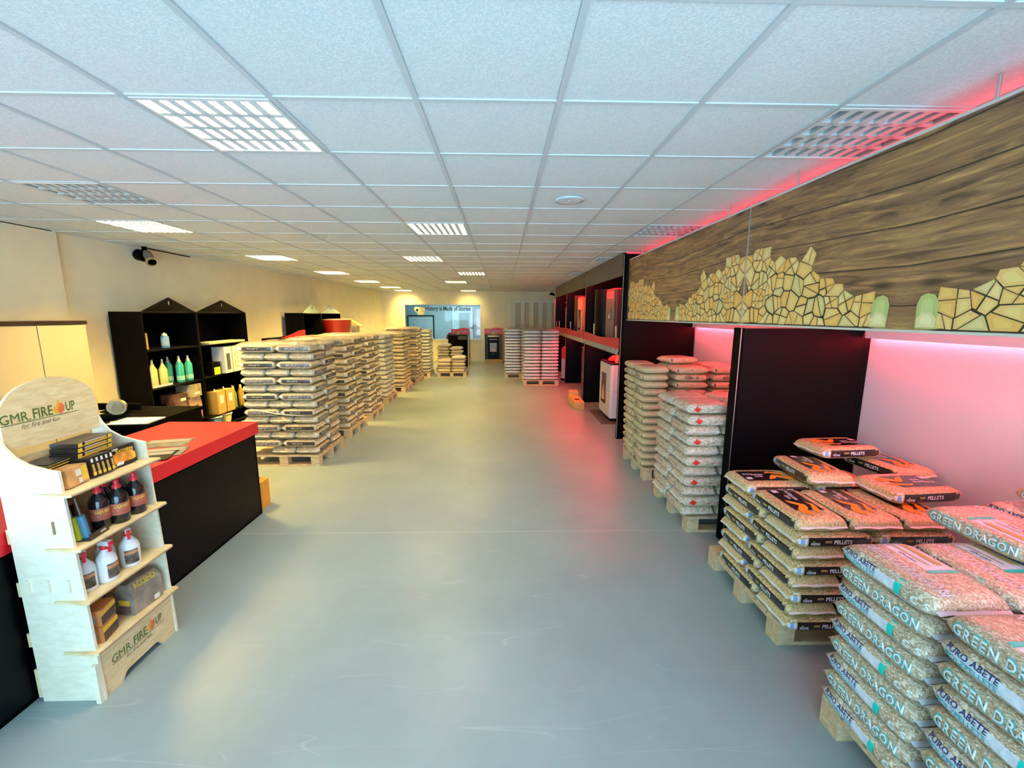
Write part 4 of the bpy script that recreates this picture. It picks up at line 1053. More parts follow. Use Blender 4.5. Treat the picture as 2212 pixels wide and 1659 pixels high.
shp = [(-2.181, 1.808), (-2.05, 1.808), (-2.05, 1.786), (-1.90, 1.772), (-1.885, 1.78), (-1.885, 2.27), (-1.90, 2.278), (-2.05, 2.264), (-2.05, 2.242), (-2.181, 2.242)]
for z in SZ:
    s_ = wb(MB().prism_z(shp, z-.006, z+.006, PLY), 'shelf_board', st)
    MB().box(-1.8849, -1.8835, 1.785, 2.265, z-.006, z-.001, EDGE).build('cut_edge', s_)
bp = [(1.808, 0), (1.90, 0), (1.925, .035), (1.94, .04), (2.11, .04), (2.125, .035), (2.15, 0), (2.242, 0), (2.242, .255), (1.808, .255)]
bpo = wb(MB().prism(bp, 'x', -1.925, -1.913, PLY), 'base_panel', st)
logo(bpo, -1.9115, 2.03, .155, .34, 0)
for z0, z1 in ((.02, .17), (.29, .36), (.55, .62), (.81, .88)): wb(MB().box(-2.215, -2.196, 1.797, 1.82, z0, z1, PLY), 'back_tenon', st)
for x in (-2.165, -2.075, -1.985): wb(MB().box(x, x+.014, 1.786, 1.7945, .575, .635, PLYW), 'joint_tenon', st)
wb(MB().box(-1.93, -1.908, 1.776, 1.7945, .0, .20, PLYW), 'base_tenon', st)
wb(MB().box(-2.0, -1.994, 1.787, 1.7945, .86, .92, EDGE), 'joint_tenon', st)
# goods on the stand -- top shelf: firelighter boxes
KB = M('box_black', (.02, .014, .012), .35, coat=.3); KY = M('box_yellow', (.80, .52, .06), .45); KW = M('box_white_print', (.75, .72, .66), .5); KO = M('box_flame', (.75, .26, .04), .45, noise=.5, nscale=25)
def lighter_box(loc, rot, dims, label, face='front'):
    o = thing('firelighter_box', loc, label, 'box', 'black and yellow firelighter boxes'); o.rotation_euler = rot
    w, d, h = dims      # width along local y, depth along local x, height z; printed face +x
    MB().box(-d/2, d/2, -w/2, w/2, 0, h, KB).build('body', o)
    x = d/2+.0012
    if face == 'front':
        m = MB(); put(m, grid2d(-w*.42, w*.40, -h*.34, h*.16, 2, 2), on_xplus(x, 0, h*.5), KO); m.build('flame_picture', o)
        m = MB(); put(m, fit2d(text2d('ZUCCHERINI', .03, .03), w=w*.72, h=h*.16, cu=w*.06, cv=h*.25), on_xplus(x, 0, h*.5), KY); m.build('title_lettering', o)
        m = MB(); put(m, fit2d(text2d('GMR', .03, .03), w=w*.26, h=h*.11, cu=-w*.28, cv=h*.4), on_xplus(x, 0, h*.5), KW); m.build('brand_lettering', o)
        m = MB(); put(m, grid2d(w*.34, w*.46, -h*.3, h*.05, 1, 1), on_xplus(x+.0006, 0, h*.5), KY); m.build('yellow_patch', o)
        m = MB(); put(m, poly2d([(-w*.4, -h*.45), (-w*.1, -h*.45), (-w*.04, -h*.3), (-w*.3, -h*.26)]), on_xplus(x+.0006, 0, h*.5), KW); m.build('white_patch', o)
    else:               # narrow spine up front
        m = MB(); put(m, grid2d(-w*.42, w*.42, -h*.46, -h*.28, 1, 1), on_xplus(x, 0, h*.5), KY); put(m, grid2d(-w*.3, w*.3, -h*.26, h*.12, 1, 1), on_xplus(x, 0, h*.5), M('box_amber', (.55, .34, .08), .5)); m.build('spine_print', o)
        m = MB(); put(m, grid2d(-w*.3, w*.3, h*.22, h*.42, 1, 1), on_xplus(x, 0, h*.5), KW); m.build('spine_patch', o)
    return o
z = 1.0515
lighter_box((-1.990, 2.150, z+.004), (0, -.12, -.05), (.135, .05, .10), 'black firelighter box reading ZUCCHERINI at the front of the top shelf')
for k in range(5):
    lighter_box((-2.005+.002*k, 1.968+.0225*k, z+.006), (0, -.10, .10), (.021, .10, .095), ['black and yellow firelighter box on edge, next to the orange box', 'second black and yellow firelighter box on edge in the row', 'middle black and yellow firelighter box on edge in the row', 'fourth black and yellow firelighter box on edge in the row', 'black and yellow firelighter box on edge, next to the ZUCCHERINI box'][k], 'spine')
o = thing('orange_box', (-1.99, 1.885, z+.003), 'orange and white picture box at the counter end of the top shelf', 'box'); o.rotation_euler = (0, -.06, .12)
MB().box(-.04, .04, -.055, .055, 0, .085, M('box_orange', (.62, .32, .12), .45, noise=.35, nscale=14)).build('body', o)
MB().box(.0402, .0412, .02, .05, .01, .08, KY).build('yellow_strip', o); MB().box(.0402, .0412, -.01, .018, .04, .07, KW).build('white_patch', o); MB().box(.0402, .0412, .0, .018, .005, .03, KW).build('barcode', o)
for k in range(3):
    o = lighter_box((-2.10+.006*k, 2.06+.010*(2-k), 1.150+.0235*(2-k)), (0, 0, .08), (.20, .12, .022), ['lowest firelighter box of the flat pile on the top shelf', 'middle firelighter box of the flat pile on the top shelf', 'topmost firelighter box of the flat pile on the top shelf'][2-k], 'none')
    x = .0612
    for u, mm in ((-.085, KY), (.085, KY)): m = MB(); put(m, grid2d(u-.012, u+.012, -.010, .010, 1, 1), on_xplus(x, 0, .011), mm); m.build('yellow_patch', o)
    m = MB(); put(m, grid2d(.02, .068, -.006, .008, 1, 1), on_xplus(x, 0, .011), MATS['box_amber']); m.build('amber_patch', o)
lighter_box((-2.115, 2.06, z), (0, 0, .08), (.20, .10, .096), 'large dark box under the flat pile of firelighter boxes', 'none')
o = thing('leaflet_pile', (-2.10, 1.89, z), 'fan of yellow and black leaflets at the back of the top shelf', 'leaflets'); o.rotation_euler = (0, 0, .15)
for k in range(4): MB().box(-.06, .06, -.06+.004*k, .06+.004*k, .09+.006*k, .0945+.006*k, (KY, KB, M('leaf_green', (.3, .3, .06), .5), KB)[k]).build('sheet', o)
MB().box(-.05, .05, -.055, .055, 0, .09, KB).build('holder', o)
# second shelf: lighter fluid
z = .7915; fl = M('fluid_black', (.006, .006, .007), .18, coat=.6); rcap = M('cap_red', (.80, .03, .04), .35)
flab = M('fluid_label', (.42, .10, .06), .45, noise=.3, nscale=30)
for k, (x, y, lab) in enumerate(((-1.985, 1.995, 'black lighter fluid bottle with red cap, next to the lighters tray'), (-1.945, 2.055, 'black lighter fluid bottle with red cap, middle of the front three'), (-1.945, 2.155, 'black lighter fluid bottle with red cap at the aisle-far end of the shelf'),
                              (-2.03, 2.07, 'black lighter fluid bottle set back behind the front three'), (-2.04, 2.16, 'black lighter fluid bottle set back at the far end'))):
    o = bottle('lighter_fluid', (x, y, z), lab, 'bottle', [(.036, 0), (.040, .008), (.040, .13), (.036, .145), (.017, .172), (.016, .18)], fl, [(.019, .178), (.019, .192), (.010, .200), (.014, .21), (.006, .222)], rcap, (.0406, .045, .105), flab, 'black lighter fluid bottles', 18)
    m = MB(); v, f = fit2d(text2d('LIQUID', .03, .03, shear=.2), w=.058, h=.018)
    rr = .0412
    put(m, (v, f), lambda u, w_: (rr*math.cos(u/rr-.6), rr*math.sin(u/rr-.6), .088+w_), KY); m.build('label_lettering', o)
o = thing('lighter_tray', (-1.985, 1.90, z), 'black cardboard tray holding gas lighters', 'tray'); o.rotation_euler = (0, 0, .12)
MB().box(-.07, .07, -.055, .055, 0, .004, KB).build('base', o); MB().box(.066, .07, -.055, .055, .004, .03, KB).build('front_lip', o); MB().box(-.07, -.066, -.055, .055, .004, .14, KB).build('back_flap', o)
m = MB(); put(m, fit2d(text2d('GMR', .03, .03), w=.035, h=.012, cu=.02), on_xplus(.0708, 0, .017), KW); m.build('brand_lettering', o)
for k, (y, colr, lab) in enumerate(((1.862, (.50, .62, .02), 'lime-green gas lighter standing in the tray'), (1.89, (.10, .34, .60), 'blue gas lighter standing in the tray'))):
    o = thing('gas_lighter', (-1.97+.012*k, y, z+.004), lab, 'lighter'); o.rotation_euler = (.04, -.1, .4)
    MB().rbox(-.012, .012, -.016, .016, 0, .11, M('lighter_%d' % k, colr, .35), .008).build('handle', o); MB().cyl((0, 0, .11), (0, 0, .20), .006, .005, M('lighter_steel', (.35, .33, .30), .3, metal=1), 10).build('nozzle', o)
# third shelf: spray bottles
z = .5315; spw = M('spray_white', (.80, .80, .82), .3, coat=.3); slab = M('spray_label', (.16, .12, .10), .4, noise=.8, nscale=30)
for k, (x, y, a, lab) in enumerate(((-1.985, 1.875, -.6, 'white spray bottle with red trigger nearest the counter end'), (-1.955, 1.955, -.1, 'white spray bottle with a side-on label, second from the counter end'), (-2.03, 2.03, -.6, 'white spray bottle set back between two others'), (-1.955, 2.085, -.7, 'white spray bottle with red trigger at the far end'))):
    o = thing('spray_bottle', (x, y, z), lab, 'spray bottle', 'white spray bottles on the display stand'); o.rotation_euler = (0, 0, a)
    MB().lathe([(.038, 0), (.042, .006), (.042, .105), (.036, .125), (.015, .155), (.014, .165)], (0, 0, 0), spw, 18).build('bottle_body', o)
    MB().lathe([(.017, .163), (.017, .182)], (0, 0, 0), rcap, 12).build('collar', o)
    MB().box(-.022, .034, -.011, .011, .183, .207, spw).build('spray_head', o)
    MB().box(.026, .034, -.006, .006, .150, .183, rcap).build('trigger', o); MB().box(.034, .045, -.008, .008, .186, .203, rcap).build('nozzle', o)
    rr = .0426; v, f = grid2d(-.030, .030, .02, .095, 8, 1)
    m = MB(); put(m, (v, f), lambda u, w_: (rr*math.cos(u/rr), rr*math.sin(u/rr), w_), slab); lb = m.build('paper_label', o)
    v, f = grid2d(-.030, .030, .072, .086, 8, 1); rr = .0432
    m = MB(); put(m, (v, f), lambda u, w_: (rr*math.cos(u/rr), rr*math.sin(u/rr), w_), M('label_orange', (.62, .24, .10), .5)); m.build('label_stripe', lb)
# bottom shelf
z = .2685
for k in range(2):
    o = thing('starter_tub', (-1.975, 1.885, z+.086*k), ['orange and black tub with a yellow stripe, lower of two on the bottom shelf', 'orange and black tub with a yellow stripe, upper of two on the bottom shelf'][k], 'tub', 'orange tubs on the display stand'); o.rotation_euler = (0, 0, .25)
    MB().rbox(-.05, .05, -.055, .055, 0, .083, M('tub_orange', (.62, .22, .06), .4), .014).build('body', o)
    MB().box(.0502, .0515, -.052, .052, .052, .076, M('tub_yellow', (.85, .50, .03), .4)).build('yellow_stripe', o); MB().box(.0502, .0515, -.052, .052, .006, .050, M('tub_picture', (.05, .03, .03), .4, noise=.9, nscale=40)).build('picture', o)
    MB().box(-.02, .025, -.0565, -.0552, .02, .06, M('tub_blue', (.30, .45, .62), .4)).build('side_label', o)
o = thing('fuel_carton', (-1.97, 2.12, z), 'grey house-shaped fuel carton with an orange title on the bottom shelf', 'box'); o.rotation_euler = (0, 0, -.08)
gry = M('carton_grey', (.26, .22, .17), .5, noise=.4, nscale=14)
MB().prism([(-.05, 0), (.05, 0), (.05, .13), (.02, .17), (-.02, .17), (-.05, .13)], 'y', -.085, .085, gry).build('body', o)
m = MB(); put(m, fit2d(text2d('ACCENDI', .03, .03), w=.13, h=.026, cv=.0), lambda u, v: (.0505-.03*(v+.02)/.04+.0025, u, .15+v), KY); m.build('title_lettering', o)
MB().box(.0505, .0518, .03, .06, .01, .035, KW).build('grade_badge', o)
MB().box(-.03, .03, -.087, -.0852, .01, .06, M('carton_brown', (.20, .10, .08), .5)).build('end_print', o); MB().box(-.03, .03, -.0885, -.0872, .055, .085, KY).build('end_title', o)
o = thing('dark_pouch', (-2.09, 1.97, z), 'dark foil pouch behind the tubs on the bottom shelf', 'pouch')
MB().rbox(-.04, .04, -.06, .06, 0, .16, M('pouch_dark', (.06, .04, .02), .3, noise=.7, nscale=14), .02).build('body', o); MB().box(-.003, .003, -.06, .06, .16, .18, KY).build('seal', o)
# ------------------------------------------------------------------ right side: printed fascia, partitions, shelf bays
LED = M('led_red', (.3, .02, .02), .5, emit=LED_RED, estr=60); LEDW = M('led_wash', (.3, .02, .02), .5, emit=(1, .03, .07), estr=27); LEDC = M('led_cove', (.3, .02, .02), .5, emit=LED_RED, estr=4); LEDB = M('led_bay', (.3, .02, .02), .5, emit=LED_RED, estr=110)
XF = 1.79
def fascia_mat():
    """print of old dark boards with knots, mirrored about the panel seam"""
    m, nt, b = _nt('board_print'); N, L = nt.nodes, nt.links
    tc = N.new('ShaderNodeTexCoord'); sp = N.new('ShaderNodeSeparateXYZ'); L.new(tc.outputs['Object'], sp.inputs[0])
    def math_(op, a, b_=None, v=None):
        n = N.new('ShaderNodeMath'); n.operation = op; L.new(a, n.inputs[0])
        if b_ is not None: L.new(b_, n.inputs[1])
        if v is not None: n.inputs[1].default_value = v
        return n.outputs[0]
    ya = math_('SUBTRACT', sp.outputs[1], v=3.15); ya = math_('PINGPONG', ya, v=1.28)
    slope = math_('MULTIPLY', ya, v=.035); zz = math_('ADD', sp.outputs[2], slope)
    pk = math_('MULTIPLY', zz, v=1/.175); fl = math_('FLOOR', pk); fr = math_('FRACT', pk)
    cb = N.new('ShaderNodeCombineXYZ'); L.new(ya, cb.inputs[0]); L.new(math_('MULTIPLY', zz, v=9), cb.inputs[1]); L.new(math_('MULTIPLY', fl, v=7.3), cb.inputs[2])
    n = N.new('ShaderNodeTexNoise'); n.inputs['Scale'].default_value = 2.6; n.inputs['Detail'].default_value = 9; n.inputs['Roughness'].default_value = .68; n.inputs['Distortion'].default_value = .9
    L.new(cb.outputs[0], n.inputs['Vector'])
    r = N.new('ShaderNodeValToRGB'); e = r.color_ramp.elements
    e[0].position = .30; e[0].color = (.06, .034, .02, 1); e[1].position = .70; e[1].color = (.80, .48, .14, 1)
    x = e.new(.46); x.color = (.26, .135, .065, 1); x = e.new(.6); x.color = (.47, .26, .10, 1)
    L.new(n.outputs[0], r.inputs[0])
    # knots
    cb2 = N.new('ShaderNodeCombineXYZ'); L.new(math_('MULTIPLY', ya, v=2.4), cb2.inputs[0]); L.new(math_('MULTIPLY', zz, v=5.7), cb2.inputs[1])
    v = N.new('ShaderNodeTexVoronoi'); v.inputs['Scale'].default_value = 1.0; v.inputs['Randomness'].default_value = .9; L.new(cb2.outputs[0], v.inputs['Vector'])
    kn = N.new('ShaderNodeMapRange'); kn.inputs['From Min'].default_value = .07; kn.inputs['From Max'].default_value = .22; kn.inputs['To Min'].default_value = .15; L.new(v.outputs['Distance'], kn.inputs[0])
    # joints between boards
    ab = math_('ABSOLUTE', math_('SUBTRACT', fr, v=.5)); jt = N.new('ShaderNodeMapRange'); jt.inputs['From Min'].default_value = .47; jt.inputs['From Max'].default_value = .492; jt.inputs['To Min'].default_value = 1; jt.inputs['To Max'].default_value = .12; L.new(ab, jt.inputs[0])
    mu = math_('MULTIPLY', kn.outputs[0], jt.outputs[0])
    mx = N.new('ShaderNodeMix'); mx.data_type = 'RGBA'; mx.inputs[6].default_value = (.012, .008, .008, 1); L.new(mu, mx.inputs[0]); L.new(r.outputs[0], mx.inputs[7])
    L.new(mx.outputs[2], b.inputs['Base Color']); b.inputs['Roughness'].default_value = .42
    MATS['board_print'] = m
    return m
BOARD = fascia_mat(); LOGM = vcol_mat('log_print', .45)
# firewood print: cut log ends packed as cells under the outline of the pile, mirrored about the seam
def clip(poly, px, py, nx, ny):
    out = []
    for i in range(len(poly)):
        a = poly[i]; b = poly[(i+1) % len(poly)]
        da = (a[0]-px)*nx+(a[1]-py)*ny; db = (b[0]-px)*nx+(b[1]-py)*ny
        if da <= 0: out.append(a)
        if (da < 0 < db) or (db < 0 < da):
            t = da/(da-db); out.append((a[0]+(b[0]-a[0])*t, a[1]+(b[1]-a[1])*t))
    return out
def pile_h(s):
    """height of the printed pile at distance s from its mirror line"""
    if s < .55: return .43+.055*math.sin(s*7+.4)
    if s < .95: return .43-(s-.55)*.49+.02*math.sin(s*21)
    return max(0, .232-(s-.95)*.95)
rl = random.Random(5)
seeds = []
for j in range(7):
    for i in range(14): seeds.append(((i+.5+rl.uniform(-.46, .46))*.094, (j+.5+rl.uniform(-.46, .46))*.082))
CELLS = []
for k, (sx, sz) in enumerate(seeds):
    if sz > pile_h(sx)+.004: continue
    poly = [(sx-.09, sz-.09), (sx+.09, sz-.09), (sx+.09, sz+.09), (sx-.09, sz+.09)]
    for q, (tx, tz) in enumerate(seeds):
        if q == k or abs(tx-sx) > .2 or abs(tz-sz) > .2: continue
        dx, dz = tx-sx, tz-sz; poly = clip(poly, (sx+tx)/2, (sz+tz)/2, dx, dz)
        if len(poly) < 3: break
    if len(poly) < 3: continue
    poly = clip(poly, 0, 0, -1, 0); poly = clip(poly, 0, .004, 0, -1)
    if len(poly) < 3: continue
    cx = sum(p[0] for p in poly)/len(poly); cz = sum(p[1] for p in poly)/len(poly)
    an = rl.uniform(0, math.pi); nx, nz = math.cos(an), math.sin(an); r_ = rl.random(); ox, oz = cx+rl.uniform(-.012, .012), cz+rl.uniform(-.012, .012)
    parts = [poly] if r_ < .22 else [clip(poly, ox, oz, nx, nz), clip(poly, ox, oz, -nx, -nz)]
    if r_ > .72 and len(parts) == 2:
        parts = [q for P in parts for q in (clip(P, ox, oz, nz, -nx), clip(P, ox, oz, -nz, nx))]
    for P in parts:
        if len(P) < 3: continue
        cx = sum(p[0] for p in P)/len(P); cz = sum(p[1] for p in P)/len(P)
        sh = rl.uniform(.84, .95); P = [(cx+(p[0]-cx)*sh, cz+(p[1]-cz)*sh) for p in P]
        t = rl.random(); base = (.94+.06*t, .50+.18*t, .11+.15*t) if rl.random() > .10 else (.80, .60, .24)
        CELLS.append((P, base, 0))
s0, w0, h0 = 1.165, .045, .155      # an upright green-barked round at the foot of the pile
CELLS.append(([(s0-w0, .006), (s0+w0, .006), (s0+w0*1.1, h0*.7), (s0+w0*.8, h0*.93), (s0+w0*.2, h0), (s0-w0*.5, h0*.95), (s0-w0*.95, h0*.75)], (.56, .60, .20), .0012))
CELLS.append(([(s0-w0*.9, .012), (s0+w0*.9, .012), (s0+w0*.95, h0*.3), (s0+w0*.5, h0*.48), (s0-w0*.4, h0*.48), (s0-w0*.95, h0*.3)], (.92, .74, .36), .0024))
def log_print(y0, y1, x, parent):
    v, f, cl = [], [], []
    for ym, sg in ((3.15, 1), (3.15, -1), (.59, 1), (.59, -1), (5.71, 1), (5.71, -1)):
        # dark ground of the pile
        for k in range(26):
            s0, s1 = 1.2*k/26, 1.2*(k+1)/26; ya, yb = ym+sg*s0, ym+sg*s1
            if min(ya, yb) < y0 or max(ya, yb) > y1: continue
            h0, h1 = max(0, pile_h(s0)-.075), max(0, pile_h(s1)-.075)
            if h0+h1 <= 0: continue
            o = len(v); v += [(x-.0006, ya, ZF0), (x-.0006, yb, ZF0), (x-.0006, yb, ZF0+h1), (x-.0006, ya, ZF0+h0)]
            f.append((o, o+1, o+2, o+3) if sg < 0 else (o+3, o+2, o+1, o)); cl.append((.05, .035, .02))
        for poly, base, dx in CELLS:
            P = [(ym+sg*p[0], ZF0+p[1]) for p in poly]
            if min(p[0] for p in P) < y0 or max(p[0] for p in P) > y1: continue
            o = len(v); v += [(x-.0012-dx, p[0], p[1]) for p in P]; n = len(P); f.append(tuple(range(o, o+n)) if sg < 0 else tuple(range(o+n-1, o-1, -1))); cl.append(base)
            c0 = (sum(p[0] for p in P)/n, sum(p[1] for p in P)/n)
            Q = [(c0[0]+(p[0]-c0[0])*.55, c0[1]+(p[1]-c0[1])*.62) for p in P]
            o = len(v); v += [(x-.0017-dx, p[0], p[1]) for p in Q]; f.append(tuple(range(o, o+n)) if sg < 0 else tuple(range(o+n-1, o-1, -1))); cl.append(tuple(min(1, c*k) for c, k in zip(base, (1.12, 1.16, 1.25))))
    me = bpy.data.meshes.new('firewood_print'); me.from_pydata(v, [], f); me.materials.append(LOGM)
    ca = me.color_attributes.new('Col', 'FLOAT_COLOR', 'CORNER')
    for p, c in zip(me.polygons, cl):
        for li in p.loop_indices: ca.data[li].color = (*c, 1)
    me.update()
    o = link('firewood_print', me, parent); o.location = -Vector(parent.location); tag(o, kind='stuff')
    return o
ZF0, ZF1 = 1.777, 2.60
for (y0, y1, lab) in ((3.152, 6.07, 'long fascia panel printed with firewood and old boards, over the two far bag stacks'), (.2, 3.148, 'long fascia panel printed with firewood and old boards, over the VOSTOK bags')):
    o = thing('fascia_panel', (XF+.02, (y0+y1)/2, 0), lab, 'panel', 'firewood fascia panels')
    wb(MB().box(XF, XF+.03, y0, y1, ZF0, ZF1, BOARD), 'board', o)
    wb(MB().box(XF-.004, XF+.034, y0, y1, ZF0-.012, ZF0-.0005, M('edge_cream', (.75, .70, .55), .4)), 'bottom_edge', o)
    wb(MB().box(XF-.004, XF+.034, y0, y1, ZF1+.0005, ZF1+.012, M('edge_white', (.80, .70, .68), .4)), 'top_edge', o)
    log_print(y0, y1, XF, o)
    for q in range(3):
        yy = y0+.4+(y1-y0-.8)*q/2; wb(MB().cyl((XF+.05, yy, ZF1-.2), (XF+.05, yy, ZC), .006, .006, ALU, 8), 'hanger_rod', o)
    if y0 < 3: wb(MB().box(XF-.006, XF, 3.140, 3.147, ZF0, ZF1, ALU), 'seam_trim', o)
    wb(MB().box(XF+.036, 2.04, y0, y1, ZF1+.015, ZF1+.025, WHITE), 'led_carrier', o); wb(MB().box(2.015, 2.03, y0, y1, ZF1+.0255, ZF1+.035, LEDC), 'led_strip', o)
    wb(MB().box(XF+.04, XF+.05, y0, y1-.02, ZF0+.02, ZF0+.034, LEDW), 'led_strip', o)
# wall batten with the red strip that washes the wall
o = thing('light_batten', (XR-.02, 2.4, 0), 'pale batten on the right wall with a red light strip under it', 'batten')
wb(MB().box(XR-.055, XR-.001, -1.2, 3.14, 1.695, 1.80, WALL_R), 'batten_near', o); wb(MB().box(XR-.055, XR-.001, 3.26, 6.07, 1.695, 1.80, WALL_R), 'batten_far', o)
wb(MB().box(XR-.04, XR-.026, -1.2, 3.12, 1.683, 1.6945, LED), 'led_strip', o); wb(MB().box(XR-.04, XR-.026, 3.28, 6.05, 1.683, 1.6945, LED), 'led_strip', o)
wb(MB().box(XR-.06, XR-.0555, -1.2, 3.14, 1.672, 1.80, WALL_R), 'batten_lip', o); wb(MB().box(XR-.06, XR-.0555, 3.26, 6.07, 1.672, 1.80, WALL_R), 'batten_lip', o)
# partition under the panel seam
o = thing('partition_panel', (2.3, 3.2, 0), 'tall black partition between the VOSTOK bags and the clear wrapped stack', 'partition')
wb(MB().box(1.825, XR-.06, 3.15, 3.25, 0, 1.74, BLACKS), 'leaf', o)
wb(MB().box(1.80, 1.824, 3.148, 3.252, 0, 1.745, BLACK), 'front_post', o); wb(MB().box(1.798, 1.8035, 3.1465, 3.1478, 0, 1.745, ALU), 'edge_trim', o)
wb(MB().box(XR-.059, XR-.005, 3.15, 3.25, 0, 1.69, BLACKS), 'wall_leaf', o)

# shelf bays
SPK = M('speckled_board', (.12, .11, .09), .6, noise=.5, nscale=120)
BACK = M('bay_back', (.02, .014, .018), .5)
BAYS = [(6.08, 8.78, 'first shelf bay past the bag stacks, with a checkered strip and a white stove'), (8.78, 11.35, 'middle shelf bay with the orange stove'), (11.35, 13.75, 'last shelf bay beside the silver wrapped stacks')]
XS = 1.72
for bi, (y0, y1, lab) in enumerate(BAYS):
    o = thing('display_bay', (2.2, (y0+y1)/2, 0), lab, 'shelving')
    wb(MB().box(XS+.03, 2.79, y0, y0+.06, 0, 2.69, BLACKS), 'partition', o)
    wb(MB().box(XS, XS+.029, y0-.005, y0+.065, 0, 2.70, BLACK), 'front_post', o)
    wb(MB().box(XS-.004, XS-.0005, y0-.003, y0+.012, .02, 2.68, M('post_edge', (.45, .43, .36), .4)), 'post_edge', o)
    if bi == 2: wb(MB().box(XS+.0, 2.79, y1, y1+.06, 0, 2.69, BLACKS), 'partition', o); wb(MB().box(XS-.02, XS-.001, y1, y1+.06, .0, 2.69, MATS['post_edge']), 'end_post', o)
    wb(MB().box(2.77, 2.795, y0+.061, y1-.006, 0, 2.69, BACK), 'back_panel', o)
    wb(MB().box(XS+.001, XS+.02, y0+.067, y1-.006, 2.40, 2.716, SPK), 'fascia_board', o)
    wb(MB().box(XS+.031, 2.769, y0+.061, y1-.006, 1.315, 1.345, DARK), 'shelf_board', o)
    ya, yb = y0+.067, y1-.006; n = 16
    top = [(ya+(yb-ya)*i/n, 1.485+.018*math.cos(2*math.pi*i/n)*(1 if bi == 0 else .5)) for i in range(n+1)]
    wb(MB().prism([(ya, 1.345), (yb, 1.345)]+top[::-1], 'x', XS-.015, XS-.001, M('ledge_red', (.62, .008, .012), .4)), 'red_ledge', o)
    sm_ = M('strip_beige', (.55, .48, .33), .5)
    cs_ = wb(MB().box(XS-.012, XS-.001, ya, yb, 1.255, 1.344, BLACK if bi == 0 else sm_), 'checker_strip' if bi == 0 else 'beige_strip', o)
    if bi == 0:
        m = MB(); q = .0445; i = 0
        while ya+q*(i+1) <= yb:
            zz = 1.2555 if i % 2 else 1.2555+q; m.box(XS-.0135, XS-.012, ya+q*i, ya+q*(i+1), zz, zz+q, M('check_white', (.80, .78, .66), .4)); i += 1
        tag(m.build('check_print', cs_), kind='stuff')
    wb(MB().box(XS+.035, XS+.047, ya+.05, yb-.05, 2.44, 2.452, LEDB), 'led_strip', o)
    wb(MB().box(XS+.25, XS+.262, ya+.05, yb-.05, 1.30, 1.312, LEDB), 'led_strip', o)

def stove(loc, dims, label, body, front, win, top=None, extra=None, group=None):
    """front faces -x; dims = (depth x, width y, height)"""
    o = thing('pellet_stove', loc, label, 'stove', group); d, w, h = dims
    MB().rbox(0, d, -w/2, w/2, .05, h, body, .03).build('body', o)
    MB().box(.03, d-.03, -w/2+.03, w/2-.03, 0, .0495, BLACK).build('plinth', o)
    MB().box(-.012, -.0005, -w/2+.03, w/2-.03, .07, h-.02, front).build('front_plate', o)
    y0, y1, z0, z1 = win
    g = MB().box(-.018, -.0125, y0, y1, z0, z1, M('stove_glass', (.012, .010, .012), .12)).build('glass_door', o)
    MB().prism([(y0+.25*(y1-y0), z0+.1*(z1-z0)), (y1-.2*(y1-y0), z0+.1*(z1-z0)), (y1-.3*(y1-y0), z0+.4*(z1-z0)), ((y0+y1)/2, z0+.62*(z1-z0)), (y0+.35*(y1-y0), z0+.35*(z1-z0))], 'x', -.0195, -.0182, M('fire_card', (.66, .60, .50), .5)).build('flame_picture', g)
    MB().rbox(-.01, d+.005, -w/2-.005, w/2+.005, h+.0005, h+.02, top or BLACK, .03).build('top_plate', o)
    return o
WST = M('stove_white', (.82, .76, .72), .35); RST = M('stove_darkred', (.10, .010, .012), .4); OST = M('stove_orange', (.85, .16, .02), .4); BST = M('stove_brown', (.05, .018, .016), .45)
s_ = stove((1.87, 7.49, .012), (.34, .80, .985), 'white pellet stove on the floor of the checkered bay', WST, M('stove_cream', (.80, .72, .58), .35), (-.1, .22, .25, .80), BLACK)
MB().box(-.0135, -.0125, -.36, .36, .515, .52, M('seam_dark', (.2, .15, .13), .5)).build('seam_line', s_)
MB().box(.05, .3, -.4015, -.4, .515, .52, MATS['seam_dark']).build('seam_line', s_)
o = thing('floor_plate', (1.95, 7.5, 0), 'thin dark plate on the floor under the white stove', 'plate'); wb(MB().box(1.70, 2.5, 6.95, 8.0, .0, .011, M('plate_brown', (.12, .07, .06), .4)), 'sheet', o)
p = s_.location
o = thing('stove_card', (1.98, 7.25, 1.022), 'orange folded card standing on the white stove', 'card')
MB().add([(0, -.08, 0), (0, .08, 0), (.05, .08, .17), (.05, -.08, .17), (.1, -.08, 0), (.1, .08, 0)], [(0, 1, 2, 3), (3, 2, 5, 4), (1, 5, 2), (0, 3, 4)], M('card_orange', (.82, .24, .10), .5)).build('fold', o)
o = thing('red_dome', (2.05, 7.52, 1.022), 'small red dome on the white stove', 'ornament'); MB().lathe([(.14, 0), (.12, .05), (.07, .09), (.01, .105)], (0, 0, 0), M('dome_red', (.75, .04, .03), .4), 18).build('dome', o)
MB().lathe([(.145, 0), (.145, .012)], (0, 0, 0), BLACK, 18).build('base', o)
